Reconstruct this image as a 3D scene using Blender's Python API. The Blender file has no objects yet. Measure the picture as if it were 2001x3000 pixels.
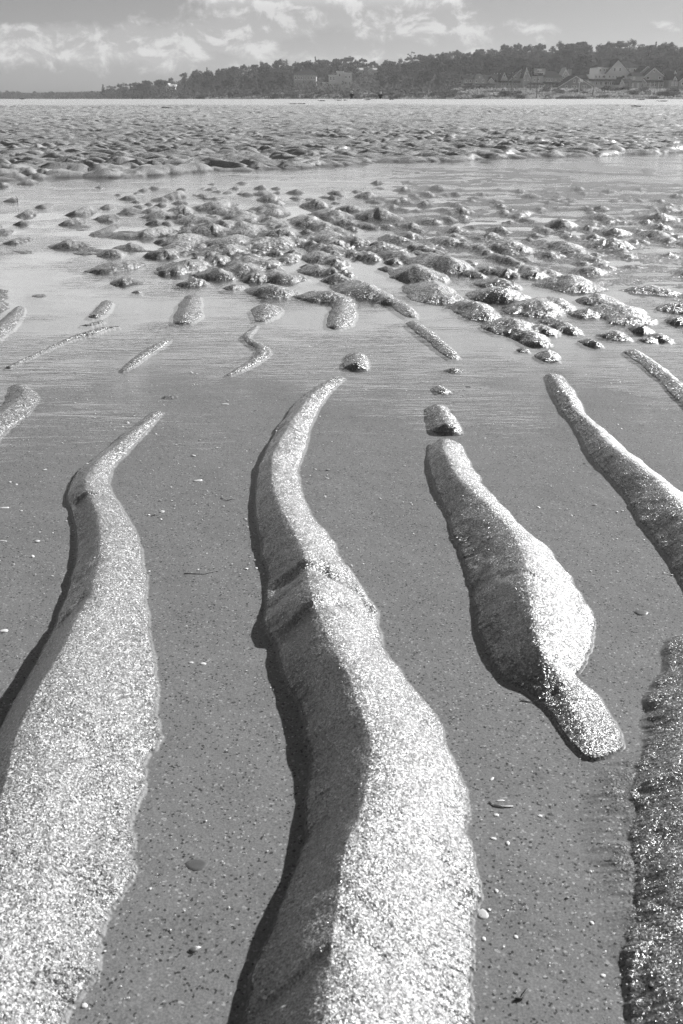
import bpy, math, random
import numpy as np
from mathutils import Vector, Matrix, Euler

random.seed(7)
rng = np.random.default_rng(11)
scene = bpy.context.scene
COL = scene.collection
PI = math.pi

# ------------------------------------------------------------------ camera
CAM_H = 0.80                       # eye height over the water, metres
FPX = 2917.0                       # focal length in pixels of the 2001 x 3000 photograph
PITCH = math.atan((1500.0 - 286.0) / FPX)
CP, SP = math.cos(PITCH), math.sin(PITCH)
cam_d = bpy.data.cameras.new('camera')
cam_d.sensor_fit = 'VERTICAL'
cam_d.sensor_height = 36.0
cam_d.lens = 36.0 * FPX / 3000.0
cam_d.clip_start = 0.05
cam_d.clip_end = 6000.0
cam_d.dof.use_dof = True
cam_d.dof.focus_distance = 2.6
cam_d.dof.aperture_fstop = 16.0
cam = bpy.data.objects.new('camera', cam_d)
COL.objects.link(cam)
cam.location = (0, 0, CAM_H)
cam.rotation_euler = (PI / 2 - PITCH, 0, 0)
scene.camera = cam

# ------------------------------------------------------------------ world, sun, exposure
SUN_AZ = math.radians(54.0)        # to the right of the view direction (+Y)
SUN_EL = math.radians(26.5)
world = bpy.data.worlds.new('World')
scene.world = world
world.use_nodes = True
wt = world.node_tree
wt.nodes.clear()

class NT:
    """small helper to write node trees as expressions"""
    def __init__(self, t): self.t = t
    def n(self, ty, **kw):
        nd = self.t.nodes.new(ty)
        for k, v in kw.items(): setattr(nd, k, v)
        return nd
    def put(self, sock, v):
        if isinstance(v, bpy.types.NodeSocket): self.t.links.new(v, sock)
        elif v is not None: sock.default_value = v
    def m(self, op, a, b=None, c=None, clamp=False):
        nd = self.n('ShaderNodeMath', operation=op, use_clamp=clamp)
        self.put(nd.inputs[0], a)
        if b is not None: self.put(nd.inputs[1], b)
        if c is not None: self.put(nd.inputs[2], c)
        return nd.outputs[0]
    def ss(self, v, a, b, lo=0.0, hi=1.0):
        nd = self.n('ShaderNodeMapRange', interpolation_type='SMOOTHSTEP')
        self.put(nd.inputs[0], v)
        nd.inputs[1].default_value = a; nd.inputs[2].default_value = b
        nd.inputs[3].default_value = lo; nd.inputs[4].default_value = hi
        return nd.outputs[0]
    def vec(self, x, y, z=0.0):
        nd = self.n('ShaderNodeCombineXYZ')
        for i, v in enumerate((x, y, z)): self.put(nd.inputs[i], v)
        return nd.outputs[0]
    def sep(self, v):
        nd = self.n('ShaderNodeSeparateXYZ'); self.put(nd.inputs[0], v)
        return nd.outputs
    def vm(self, op, a, b):
        nd = self.n('ShaderNodeVectorMath', operation=op)
        self.put(nd.inputs[0], a); self.put(nd.inputs[1], b)
        return nd.outputs[0]
    def noise(self, v, scale, detail=2.0, rough=0.5, dist=0.0):
        nd = self.n('ShaderNodeTexNoise')
        self.put(nd.inputs['Vector'], v)
        nd.inputs['Scale'].default_value = scale
        nd.inputs['Detail'].default_value = detail
        nd.inputs['Roughness'].default_value = rough
        nd.inputs['Distortion'].default_value = dist
        return nd.outputs[0]
    def voro(self, v, scale, feature='F1', out=0, rnd=1.0):
        nd = self.n('ShaderNodeTexVoronoi', feature=feature)
        self.put(nd.inputs['Vector'], v)
        nd.inputs['Scale'].default_value = scale
        nd.inputs['Randomness'].default_value = rnd
        return nd.outputs[out]
    def mix(self, f, a, b):
        nd = self.n('ShaderNodeMix', data_type='FLOAT')
        self.put(nd.inputs[0], f); self.put(nd.inputs[2], a); self.put(nd.inputs[3], b)
        return nd.outputs[0]

W = NT(wt)
sky = W.n('ShaderNodeTexSky', sky_type='NISHITA')
sky.sun_disc = False
sky.sun_elevation = SUN_EL
sky.sun_rotation = SUN_AZ
sky.altitude = 0.0
sky.air_density = 1.0
sky.dust_density = 1.2
# black-and-white film behind a red filter: the red part of the skylight decides the grey
sc_ = W.n('ShaderNodeSeparateColor'); wt.links.new(sky.outputs[0], sc_.inputs[0])
bwv = W.m('ADD', W.m('MULTIPLY', sc_.outputs[0], 0.85), W.m('MULTIPLY', sc_.outputs[1], 0.15))
base = W.m('MULTIPLY', W.m('SUBTRACT', 1.0, W.m('EXPONENT', W.m('MULTIPLY', bwv, -0.165))), 5.5)      # evened out by thin high haze
tc = W.n('ShaderNodeTexCoord')
dx_, dy_, dz_ = W.sep(tc.outputs['Generated'])[:3]
az = W.m('ARCTAN2', dx_, dy_)
el = W.m('ARCSINE', dz_)
def gauss(px, py, sx, sy, amp):
    ca = (px - 1000.5) / 3157.0; ce = (286.0 - py) / 3403.0
    a = W.m('DIVIDE', W.m('SUBTRACT', az, ca), sx / 3157.0)
    b = W.m('DIVIDE', W.m('SUBTRACT', el, ce), sy / 3403.0)
    r = W.m('ADD', W.m('MULTIPLY', a, a), W.m('MULTIPLY', b, b))
    return W.m('MULTIPLY', W.m('EXPONENT', W.m('MULTIPLY', r, -1.0)), amp)
def cloud_noise(off_az, off_el):
    v = W.vec(W.m('MULTIPLY', W.m('ADD', az, off_az), 30.0), W.m('MULTIPLY', W.m('ADD', el, off_el), 44.0), 3.7)
    return W.noise(v, 1.0, 8.0, 0.60, 0.35)
masks = None
for g in [(-200, 130, 500, 50, .42), (120, 118, 260, 40, .40), (330, 140, 260, 34, .38), (580, 118, 200, 42, .42), (740, 100, 170, 46, .46),
          (690, 5, 150, 34, .46), (900, 40, 240, 66, .48), (1140, 30, 190, 55, .42), (1250, 70, 220, 60, .36), (1480, 100, 260, 42, .28),
          (500, 195, 900, 40, .26), (1500, 190, 600, 50, .20), (1960, 95, 120, 20, .34), (1990, 40, 200, 14, .22)]:
    q = gauss(*g)
    masks = q if masks is None else W.m('ADD', masks, q)
high = W.m('SUBTRACT', W.ss(el, 0.074, 0.11, 0.0, 0.60), W.ss(el, 0.18, 0.33, 0.0, 0.66))
masks = W.m('ADD', masks, high)
n0 = cloud_noise(0.0, 0.0)
n1 = cloud_noise(0.004, 0.006)
dens = W.ss(W.m('ADD', n0, masks), 0.70, 0.98)
lit = W.ss(W.m('SUBTRACT', n0, n1), -0.05, 0.12)      # the side of a cloud turned to the sun is brighter
lumc = W.m('ADD', W.m('ADD', 4.1, W.ss(el, 0.070, 0.11, 0.0, 8.2)), W.m('MULTIPLY', lit, 2.6))
fin = W.mix(W.m('MULTIPLY', dens, 0.80), base, lumc)
# keep the glow round the sun no brighter than a hazy sky
fin = W.m('MINIMUM', fin, 14.0)
bg = W.n('ShaderNodeBackground'); wt.links.new(fin, bg.inputs[0]); bg.inputs[1].default_value = 0.050
wo = W.n('ShaderNodeOutputWorld'); wt.links.new(bg.outputs[0], wo.inputs[0])

sun_d = bpy.data.lights.new('sun', 'SUN')
sun_d.energy = 5.0
sun_d.angle = math.radians(0.55)
sun_d.color = (1.0, 1.0, 1.0)
sun = bpy.data.objects.new('sun', sun_d)
COL.objects.link(sun)
S = Vector((math.sin(SUN_AZ) * math.cos(SUN_EL), math.cos(SUN_AZ) * math.cos(SUN_EL), math.sin(SUN_EL)))
sun.rotation_euler = S.to_track_quat('Z', 'Y').to_euler()
sun.location = (20, 30, 30)

vs = scene.view_settings
scene.display_settings.display_device = 'sRGB'
vs.view_transform = 'Standard'; vs.look = 'None'; vs.exposure = 1.08; vs.gamma = 1.0
vs.use_curve_mapping = False
DENOISE = True
cy = scene.cycles
cy.max_bounces = 6; cy.diffuse_bounces = 2; cy.glossy_bounces = 3; cy.transmission_bounces = 3
cy.transparent_max_bounces = 8; cy.volume_bounces = 0
cy.sample_clamp_indirect = 4.0
cy.adaptive_threshold = 0.02; cy.use_denoising = DENOISE; cy.denoiser = 'OPENIMAGEDENOISE'; cy.denoising_input_passes = 'RGB_ALBEDO_NORMAL'; cy.denoising_prefilter = 'NONE'; cy.denoising_quality = 'HIGH'
cy.caustics_reflective = False; cy.caustics_refractive = False

# ------------------------------------------------------------------ survey: photograph pixel <-> place
def ray(px, py):
    u = (px - 1000.5) / FPX; v = (1500.0 - py) / FPX
    return np.array((u, CP + v * SP, -SP + v * CP))
def on_z(px, py, z=0.0):
    d = ray(px, py); t = (z - CAM_H) / d[2]
    return d[0] * t, d[1] * t
def on_Y(px, py, Y):
    d = ray(px, py); t = Y / d[1]
    return d[0] * t, CAM_H + d[2] * t
def x_at(px, Y, z=0.0):
    return (px - 1000.5) / FPX * (CP * Y - SP * (z - CAM_H))
def px_of(x, Y, z):
    dep = CP * Y - SP * (z - CAM_H)
    up = SP * Y + CP * (z - CAM_H)
    return 1000.5 + FPX * x / dep, 1500.0 - FPX * up / dep
def ground_scale(Y):               # metres per photograph pixel, sideways, on the ground
    return (CP * Y + SP * CAM_H) / FPX

# ------------------------------------------------------------------ noise
_perm = rng.permutation(256).astype(np.int32)
_ang = rng.random(256) * 2 * PI
_gx, _gy = np.cos(_ang).astype(np.float32), np.sin(_ang).astype(np.float32)
def pn(x, y, seed=0):
    x = np.asarray(x, np.float64); y = np.asarray(y, np.float64)
    xi = np.floor(x); yi = np.floor(y)
    fx = (x - xi).astype(np.float32); fy = (y - yi).astype(np.float32)
    xi = xi.astype(np.int64); yi = yi.astype(np.int64)
    def g(ix, iy, dx, dy):
        h = _perm[(_perm[(ix + seed * 37) & 255] + iy + seed * 91) & 255]
        return _gx[h] * dx + _gy[h] * dy
    u = fx * fx * fx * (fx * (fx * 6 - 15) + 10); v = fy * fy * fy * (fy * (fy * 6 - 15) + 10)
    a = g(xi, yi, fx, fy); b = g(xi + 1, yi, fx - 1, fy)
    c = g(xi, yi + 1, fx, fy - 1); d = g(xi + 1, yi + 1, fx - 1, fy - 1)
    return ((a + (b - a) * u) * (1 - v) + (c + (d - c) * u) * v) * 1.5
def fbm(x, y, o=4, seed=0, gain=0.5):
    s = 0; a = 1.0
    for i in range(o):
        s = s + a * pn(x * 2 ** i, y * 2 ** i, seed + i); a *= gain
    return s
def sstep(x, a, b):
    t = np.clip((x - a) / (b - a), 0, 1); return t * t * (3 - 2 * t)
def smax(a, b, k):
    h = np.clip(0.5 + 0.5 * (a - b) / k, 0, 1)
    return b + (a - b) * h + k * h * (1 - h)

# ------------------------------------------------------------------ object helpers
def tag(o, label=None, cat=None, group=None, kind=None):
    if label: o['label'] = label
    if cat: o['category'] = cat
    if group: o['group'] = group
    if kind: o['kind'] = kind
    return o
def empty(name, loc, rz=0.0):
    o = bpy.data.objects.new(name, None); COL.objects.link(o)
    o.location = loc; o.rotation_euler = (0, 0, rz); o.empty_display_size = 0.2
    return o
def obj(name, me, parent=None, loc=(0, 0, 0)):
    o = bpy.data.objects.new(name, me); COL.objects.link(o)
    o.parent = parent; o.location = loc
    return o
def mesh_np(name, v, f, mat, smooth=False):
    me = bpy.data.meshes.new(name)
    v = np.asarray(v, np.float32).reshape(-1, 3)
    f = np.asarray(f, np.int32)
    k = f.shape[1]
    me.vertices.add(len(v)); me.vertices.foreach_set('co', v.ravel())
    me.loops.add(f.size); me.loops.foreach_set('vertex_index', f.ravel())
    me.polygons.add(len(f)); me.polygons.foreach_set('loop_start', np.arange(0, f.size, k, dtype=np.int32))
    me.polygons.foreach_set('use_smooth', np.full(len(f), smooth, dtype=bool))
    me.update(calc_edges=True)
    if mat: me.materials.append(mat)
    return me

class MB:
    """collects faces in world or local coordinates, then one mesh"""
    def __init__(self): self.v = []; self.f = []
    def add(self, vs_, fs):
        b = len(self.v); self.v += [tuple(p) for p in vs_]; self.f += [tuple(b + i for i in q) for q in fs]; return self
    def box(self, x0, x1, y0, y1, z0, z1):
        return self.add([(x0, y0, z0), (x1, y0, z0), (x1, y1, z0), (x0, y1, z0), (x0, y0, z1), (x1, y0, z1), (x1, y1, z1), (x0, y1, z1)],
                        [(0, 3, 2, 1), (4, 5, 6, 7), (0, 1, 5, 4), (1, 2, 6, 5), (2, 3, 7, 6), (3, 0, 4, 7)])
    def prism(self, poly, y0, y1):          # polygon in x,z pushed along y
        n = len(poly)
        v = [(x, y0, z) for x, z in poly] + [(x, y1, z) for x, z in poly]
        f = [tuple(range(n)), tuple(range(2 * n - 1, n - 1, -1))]
        f += [(i, i + n, (i + 1) % n + n, (i + 1) % n) for i in range(n)]
        return self.add(v, f)
    def tube(self, pts, r0, r1, n=8):
        pts = [Vector(p) for p in pts]; m = len(pts); ring = []
        for i, p in enumerate(pts):
            d = (pts[min(i + 1, m - 1)] - pts[max(i - 1, 0)]).normalized()
            a = d.orthogonal().normalized(); b = d.cross(a); r = r0 + (r1 - r0) * i / max(1, m - 1)
            ring.append([p + (a * math.cos(2 * PI * k / n) + b * math.sin(2 * PI * k / n)) * r for k in range(n)])
        v = [q for rr in ring for q in rr]; f = []
        for i in range(m - 1):
            for k in range(n):
                f.append((i * n + k, i * n + (k + 1) % n, (i + 1) * n + (k + 1) % n, (i + 1) * n + k))
        f.append(tuple(range(n - 1, -1, -1))); f.append(tuple((m - 1) * n + k for k in range(n)))
        return self.add(v, f)
    def build(self, name, mat, parent=None, smooth=False, loc=(0, 0, 0)):
        me = bpy.data.meshes.new(name)
        me.from_pydata([tuple(p) for p in self.v], [], self.f)
        if smooth:
            me.polygons.foreach_set('use_smooth', [True] * len(me.polygons))
        me.materials.append(mat); me.update()
        return obj(name, me, parent, loc)

# ------------------------------------------------------------------ materials
def new_mat(name):
    m = bpy.data.materials.new(name); m.use_nodes = True
    m.node_tree.nodes.clear(); t = NT(m.node_tree)
    out = t.n('ShaderNodeOutputMaterial')
    return m, t, out
def grey_col(t, v):
    nd = t.n('ShaderNodeCombineColor')
    for i in range(3): t.put(nd.inputs[i], v)
    return nd.outputs[0]
def simple(name, g, rough=0.8, spec=0.3, scale=3.0, amp=0.25, bump=0.0):
    m, t, out = new_mat(name)
    p = t.n('ShaderNodeBsdfPrincipled')
    pos = t.n('ShaderNodeTexCoord').outputs['Object']
    nz = t.noise(pos, scale, 4.0, 0.6)
    v = t.m('MULTIPLY', g, t.m('ADD', 1.0 - amp, t.m('MULTIPLY', nz, 2 * amp)))
    t.put(p.inputs['Base Color'], grey_col(t, v))
    p.inputs['Roughness'].default_value = rough
    p.inputs['Specular IOR Level'].default_value = spec
    if bump:
        b = t.n('ShaderNodeBump'); b.inputs['Distance'].default_value = bump
        t.put(b.inputs['Height'], nz); t.put(p.inputs['Normal'], b.outputs[0])
    t.put(out.inputs[0], p.outputs[0])
    return m

def sand_material():
    m, t, out = new_mat('wet_sand')
    p = t.n('ShaderNodeBsdfPrincipled')
    geo = t.n('ShaderNodeNewGeometry')
    pos = geo.outputs['Position']
    x, y, z = t.sep(pos)[:3]
    big = t.noise(pos, 0.35, 4.0, 0.55)
    # how dry the sand is: the bank beyond the channel drains, its smooth top is the driest
    dry = t.m('ADD', t.ss(z, 0.0, 0.40, 0.0, 0.42), t.ss(t.m('ADD', y, t.m('MULTIPLY', big, 6.0)), 47.0, 50.5, 0.0, 0.30))
    speck = t.noise(pos, 420.0, 2.0, 0.6)
    patch = t.noise(pos, 9.0, 5.0, 0.6)
    alb = t.m('ADD', t.m('ADD', SAND_A, t.m('MULTIPLY', t.ss(z, 0.005, 0.035, 0.0, 0.12), t.ss(y, 3.0, 7.0, 1.0, 1.4))), t.m('MULTIPLY', dry, 0.25))      # drained crests are paler; their sunlit brightness is put into the colour too
    alb = t.m('MULTIPLY', alb, t.m('ADD', 0.72, t.m('MULTIPLY', patch, 0.30)))
    sp = t.m('SUBTRACT', t.ss(speck, 0.36, 0.66), 0.5)
    alb = t.m('MULTIPLY', alb, t.m('ADD', 0.92, t.m('MULTIPLY', sp, t.ss(z, -0.003, 0.001, 0.35, 1.1))))
    # pale shell grit and dark mineral grains
    gcell = t.n('ShaderNodeTexVoronoi'); t.put(gcell.inputs['Vector'], pos); gcell.inputs['Scale'].default_value = 380.0
    grit = t.sep(gcell.outputs['Color'])[0]
    alb = t.m('ADD', alb, t.m('MULTIPLY', t.ss(grit, 0.955, 0.975), t.ss(z, -0.003, 0.001, 0.07, 0.30)))
    alb = t.m('MULTIPLY', alb, t.ss(grit, 0.02, 0.10, 0.25, 1.0))
    alb = t.m('MULTIPLY', alb, t.ss(z, -0.003, 0.001, 1.9, 1.0))        # sand below the water line is paler
    t.put(p.inputs['Base Color'], grey_col(t, alb))
    rg = t.m('ADD', t.mix(dry, SAND_R, 0.75), t.m('MULTIPLY', t.m('SUBTRACT', patch, 0.5), 0.15))
    t.put(p.inputs['Roughness'], rg)
    t.put(p.inputs['Specular IOR Level'], t.m('MULTIPLY', t.mix(dry, 0.7, 0.3), t.ss(z, -0.001, 0.002, 0.15, 1.0)))
    p.inputs['IOR'].default_value = 1.45
    t.put(p.inputs['Coat Weight'], t.m('MULTIPLY', t.m('MULTIPLY', t.mix(dry, 1.0, 0.0), t.ss(y, 3.0, 7.0, 1.0, 0.38)), t.ss(z, -0.001, 0.002))); p.inputs['Coat Roughness'].default_value = 0.24; p.inputs['Coat IOR'].default_value = 1.6
    mid_w = t.m('MULTIPLY', t.ss(y, 1.4, 3.5), t.ss(y, 7.0, 14.0, 1.0, 0.25))
    c2 = t.noise(pos, 340.0, 2.0, 0.7)
    c3 = t.noise(pos, 60.0, 3.0, 0.6)
    c4 = t.noise(pos, 14.0, 4.0, 0.65)
    k2 = t.voro(pos, 48.0, 'F1')
    lod = t.ss(y, 2.8, 11.0, 1.0, 0.34)
    h = t.m('ADD', t.m('ADD', t.m('MULTIPLY', c2, 0.9), t.m('MULTIPLY', t.m('MULTIPLY', k2, mid_w), -1.0)), t.m('ADD', t.m('MULTIPLY', c3, 0.8), t.m('MULTIPLY', c4, 0.8)))
    b = t.n('ShaderNodeBump'); t.put(b.inputs['Strength'], lod)
    t.put(b.inputs['Distance'], t.ss(z, -0.003, 0.002, SAND_B * .08, SAND_B))
    t.put(b.inputs['Height'], h)
    # every grain is a small facet with a tilt of its own; farther off one sees clumps of grains
    def cells(scale):
        v = t.n('ShaderNodeTexVoronoi'); t.put(v.inputs['Vector'], pos); v.inputs['Scale'].default_value = scale
        return v.outputs['Color']
    def vmix(f, a, bb):
        nd = t.n('ShaderNodeMix', data_type='VECTOR'); t.put(nd.inputs[0], f); t.put(nd.inputs[4], a); t.put(nd.inputs[5], bb); return nd.outputs[1]
    cc = vmix(t.ss(y, 1.9, 2.6), cells(430.0), vmix(t.ss(y, 4.2, 6.0), cells(210.0), vmix(t.ss(y, 9.0, 12.0), cells(95.0), cells(45.0))))
    off = t.vm('SUBTRACT', cc, (0.5, 0.5, 0.5))
    wet = t.ss(z, -0.002, 0.002, 0.06, 1.0)
    def facet(k):
        s_ = t.n('ShaderNodeVectorMath', operation='SCALE'); t.put(s_.inputs[0], off); t.put(s_.inputs['Scale'], t.m('MULTIPLY', t.m('MULTIPLY', wet, k), lod))
        return t.n('ShaderNodeVectorMath', operation='NORMALIZE'), t.vm('ADD', b.outputs[0], s_.outputs[0])
    for sock, k in (('Normal', 0.62), ('Coat Normal', 1.0)):
        nz_, v_ = facet(k); t.put(nz_.inputs[0], v_); t.put(p.inputs[sock], nz_.outputs[0])
    t.put(out.inputs[0], p.outputs[0])
    return m
SAND_A, SAND_R, SAND_B = 0.112, 0.45, 0.0027
M_sand = sand_material()

def water_material():
    m, t, out = new_mat('shallow_water')
    geo = t.n('ShaderNodeNewGeometry'); pos = geo.outputs['Position']
    x, y, z = t.sep(pos)[:3]
    # current ripples: long across the view, strongest where the flow is open
    st = t.vec(t.m('MULTIPLY', x, 5.0), t.m('MULTIPLY', y, 26.0), 0.0)
    st2 = t.vec(t.m('MULTIPLY', x, 16.0), t.m('MULTIPLY', y, 60.0), 4.0)
    r1 = t.noise(st, 1.0, 3.0, 0.6, 0.6)
    r2 = t.noise(st2, 1.0, 2.0, 0.6, 0.3)
    amp = t.ss(t.noise(pos, 1.1, 3.0, 0.6), 0.40, 0.62, 0.06, 1.0)
    near = t.ss(y, 1.2, 4.0, 0.12, 1.0)
    h = t.m('MULTIPLY', t.m('ADD', r1, t.m('MULTIPLY', r2, 0.35)), t.m('MULTIPLY', amp, near))
    b = t.n('ShaderNodeBump'); b.inputs['Strength'].default_value = 1.0; b.inputs['Distance'].default_value = 0.0042
    t.put(b.inputs['Height'], h)
    gl = t.n('ShaderNodeBsdfAnisotropic'); gl.inputs['Roughness'].default_value = 0.05
    gl.inputs['Color'].default_value = (1, 1, 1, 1)
    t.put(gl.inputs['Normal'], b.outputs[0])
    tr = t.n('ShaderNodeBsdfTransparent'); tr.inputs[0].default_value = (0.98, 0.98, 0.98, 1)
    fr = t.n('ShaderNodeFresnel'); fr.inputs['IOR'].default_value = 1.333
    t.put(fr.inputs['Normal'], b.outputs[0])
    mx = t.n('ShaderNodeMixShader')
    t.put(mx.inputs[0], t.mix(geo.outputs['Backfacing'], fr.outputs[0], 0.05)); t.put(mx.inputs[1], tr.outputs[0]); t.put(mx.inputs[2], gl.outputs[0])
    t.put(out.inputs[0], mx.outputs[0])
    return m
M_water = water_material()

# ================================================================== THE TIDAL FLAT
# ---- ridges of sand: crest points (photo x, photo y, left width, right width, height factor)
# widths are in photo pixels sideways and are turned into metres on the ground
RIDGES = {
 'A': [(462,1203,22,16,.5),(410,1245,34,26,.8),(344,1300,38,36,.9),(285,1350,50,44,1),(246,1410,54,72,1),(271,1466,62,84,1),(293,1551,76,106,1),
       (288,1650,90,130,1),(258,1750,102,163,1),(208,1850,112,225,1),(152,1950,118,292,1),(92,2050,122,355,1),(52,2150,145,356,1),(12,2300,170,370,1),
       (-40,2450,200,388,1),(-110,2600,220,398,1),(-150,2750,250,392,1),(-200,2900,280,360,1),(-250,3050,300,330,1),(-330,3250,330,330,1)],
 'B': [(995,1103,20,18,.4),(957,1121,32,26,.7),(915,1155,42,34,.85),(877,1200,46,44,.95),(826,1280,44,66,1),(794,1357,42,80,1),(807,1450,66,94,1),(858,1550,98,124,1),
       (886,1620,110,136,1),(902,1690,132,184,1),(914,1740,150,198,.95),(936,1800,144,186,1),(960,1860,150,180,1),(1008,1950,158,214,1),(1045,2050,164,240,1),
       (1080,2150,184,258,1),(1083,2250,192,284,1),(1065,2350,178,322,1),(1025,2450,172,364,1),(1000,2550,190,378,1),(985,2650,218,392,1),
       (975,2750,252,394,1),(960,2850,264,410,1),(950,2950,284,420,1),(930,3150,330,430,1),(910,3400,360,440,1)],
 'C': [(1300,1282,48,54,.8),(1303,1328,50,78,1),(1345,1400,68,88,1),(1396,1450,94,90,1),(1447,1500,128,98,1),(1500,1560,148,124,1),(1527,1620,162,152,1),
       (1540,1680,160,180,1),(1552,1750,158,190,1),(1564,1820,144,176,1),(1583,1900,122,130,1),(1622,1960,108,88,.85),(1648,2010,84,106,.66),(1664,2060,62,112,.52),
       (1684,2105,52,118,.42),(1715,2150,56,118,.32),(1752,2190,60,92,.2)],
 'D': [(1612,1092,14,34,.6),(1651,1147,28,44,.9),(1686,1198,34,34,1),(1740,1249,44,50,1),(1774,1290,56,66,1),(1836,1340,70,78,1),(1916,1400,92,86,1),
       (1970,1455,106,104,1),(2030,1519,116,120,1),(2090,1590,122,140,1),(2160,1680,140,150,1),(2230,1800,150,170,1),(2290,2000,170,190,1),(2330,2300,180,200,1)],
 'E': [(1850,1022,26,30,.8),(1900,1052,30,26,1),(1960,1100,34,30,1),(2030,1160,42,36,1),(2150,1262,60,50,1),(2260,1380,80,70,1)],
 'F': [(2066,1850,84,110,.8),(2082,1950,128,150,1),(2096,2080,185,200,1),(2100,2225,205,260,1),(2105,2390,225,260,1),(2108,2550,230,280,1),
       (2112,2800,240,320,1),(2122,2960,255,340,1),(2142,3200,260,360,1),(2190,3450,270,380,1)],
 'G': [(52,1124,22,22,.6),(66,1150,44,38,1),(34,1188,44,52,1),(-20,1228,50,56,1),(-90,1290,60,60,1)],
 'H': [(346,955,8,6,.3),(300,958,16,14,.8),(262,968,16,20,1),(215,984,12,14,.9),(165,1006,9,10,.9),(110,1032,8,9,.9),(60,1055,9,9,.9),(26,1074,12,8,.8)],
 'I': [(494,994,8,8,.6),(466,1005,20,18,1),(436,1024,22,18,1),(404,1046,18,18,.8),(376,1070,14,14,.8),(359,1084,8,8,.6)],
 'J1': [(775,888,44,52,1),(770,915,30,40,.8),(760,938,14,16,.6)],
 'J': [(752,952,6,6,.3),(738,963,8,9,.6),(722,980,12,13,.9),(738,998,16,17,1),(764,1014,16,26,1),(762,1036,20,24,1),(728,1062,18,18,.9),(694,1082,14,14,.9),(664,1099,8,8,.6)],
 'K': [(562,862,22,26,.9),(556,885,34,34,1),(544,915,40,40,1),(534,942,26,26,.6)],
 'L': [(312,878,16,18,1),(296,902,22,24,1),(276,924,20,20,.8)],
 'L2': [(300,938,14,10,.8),(262,948,16,12,.8),(236,953,8,8,.5)],
 'M': [(56,896,14,16,.9),(36,920,26,30,1),(4,948,34,34,1),(-40,985,40,36,1)],
 'N': [(485,1160,10,10,.25),(512,1157,10,10,.25)],
 'O': [(1042,1030,30,30,.8),(1044,1062,38,36,1)],
 'P0': [(1172,884,34,26,1),(1192,902,30,28,1),(1206,925,18,18,.6)],
 'P': [(1205,938,20,24,1),(1232,958,24,28,1),(1268,985,24,26,1),(1302,1014,24,26,1),(1332,1042,20,18,.9)],
 'Q': [(1008,876,38,34,1),(998,905,38,42,1),(990,935,34,44,.9),(978,956,20,24,.6)],
 'Cb': [(1283,1130,20,20,.7),(1300,1142,24,24,.9)],
 'Cc': [(1282,1182,34,32,.8),(1298,1215,44,42,1),(1304,1240,46,50,.9)],
 'Ca': [(1310,1084,12,12,.22),(1345,1083,12,12,.22)],
}
HFAC = {'A': .45, 'B': .50, 'C': .50, 'D': .50, 'F': .44, 'N': .12, 'Ca': .12, 'H': .40, 'E': .38, 'Cc': .5, 'O': .42}
LEFT_STEEP = {'A', 'B', 'C', 'D', 'F'}
ridge_segs = []       # per ridge: dict(P, wl, wr, H)
def add_ridge(pts, hf, key, smooth=True):
    P = []
    for px, py, wl, wr, k in pts:
        x, Y = on_z(px, py, 0.0)
        g = ground_scale(Y); H = hf * (wl + wr) * 0.5 * g * k
        x, Y = on_z(px, py, H)
        g = ground_scale(Y)
        if key in ('A', 'B', 'C', 'D'): wl = wl * .91
        P.append((x, Y, wl * g, wr * g, H))
    P = np.array(P)
    if smooth and len(P) > 2:
        Q = []
        n = len(P)
        for i in range(n - 1):
            p0, p1, p2, p3 = P[max(i - 1, 0)], P[i], P[i + 1], P[min(i + 2, n - 1)]
            for t in np.linspace(0, 1, 5)[:-1]:
                Q.append(0.5 * (2 * p1 + (p2 - p0) * t + (2 * p0 - 5 * p1 + 4 * p2 - p3) * t * t + (3 * p1 - p0 - 3 * p2 + p3) * t ** 3))
        Q.append(P[-1]); P = np.array(Q); P[:, 2:] = np.maximum(P[:, 2:], 1e-3)
    ridge_segs.append((key, P))
for k_, pts_ in RIDGES.items():
    add_ridge(pts_, HFAC.get(k_, .34), k_)
N_RIDGES = len(ridge_segs)

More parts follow.
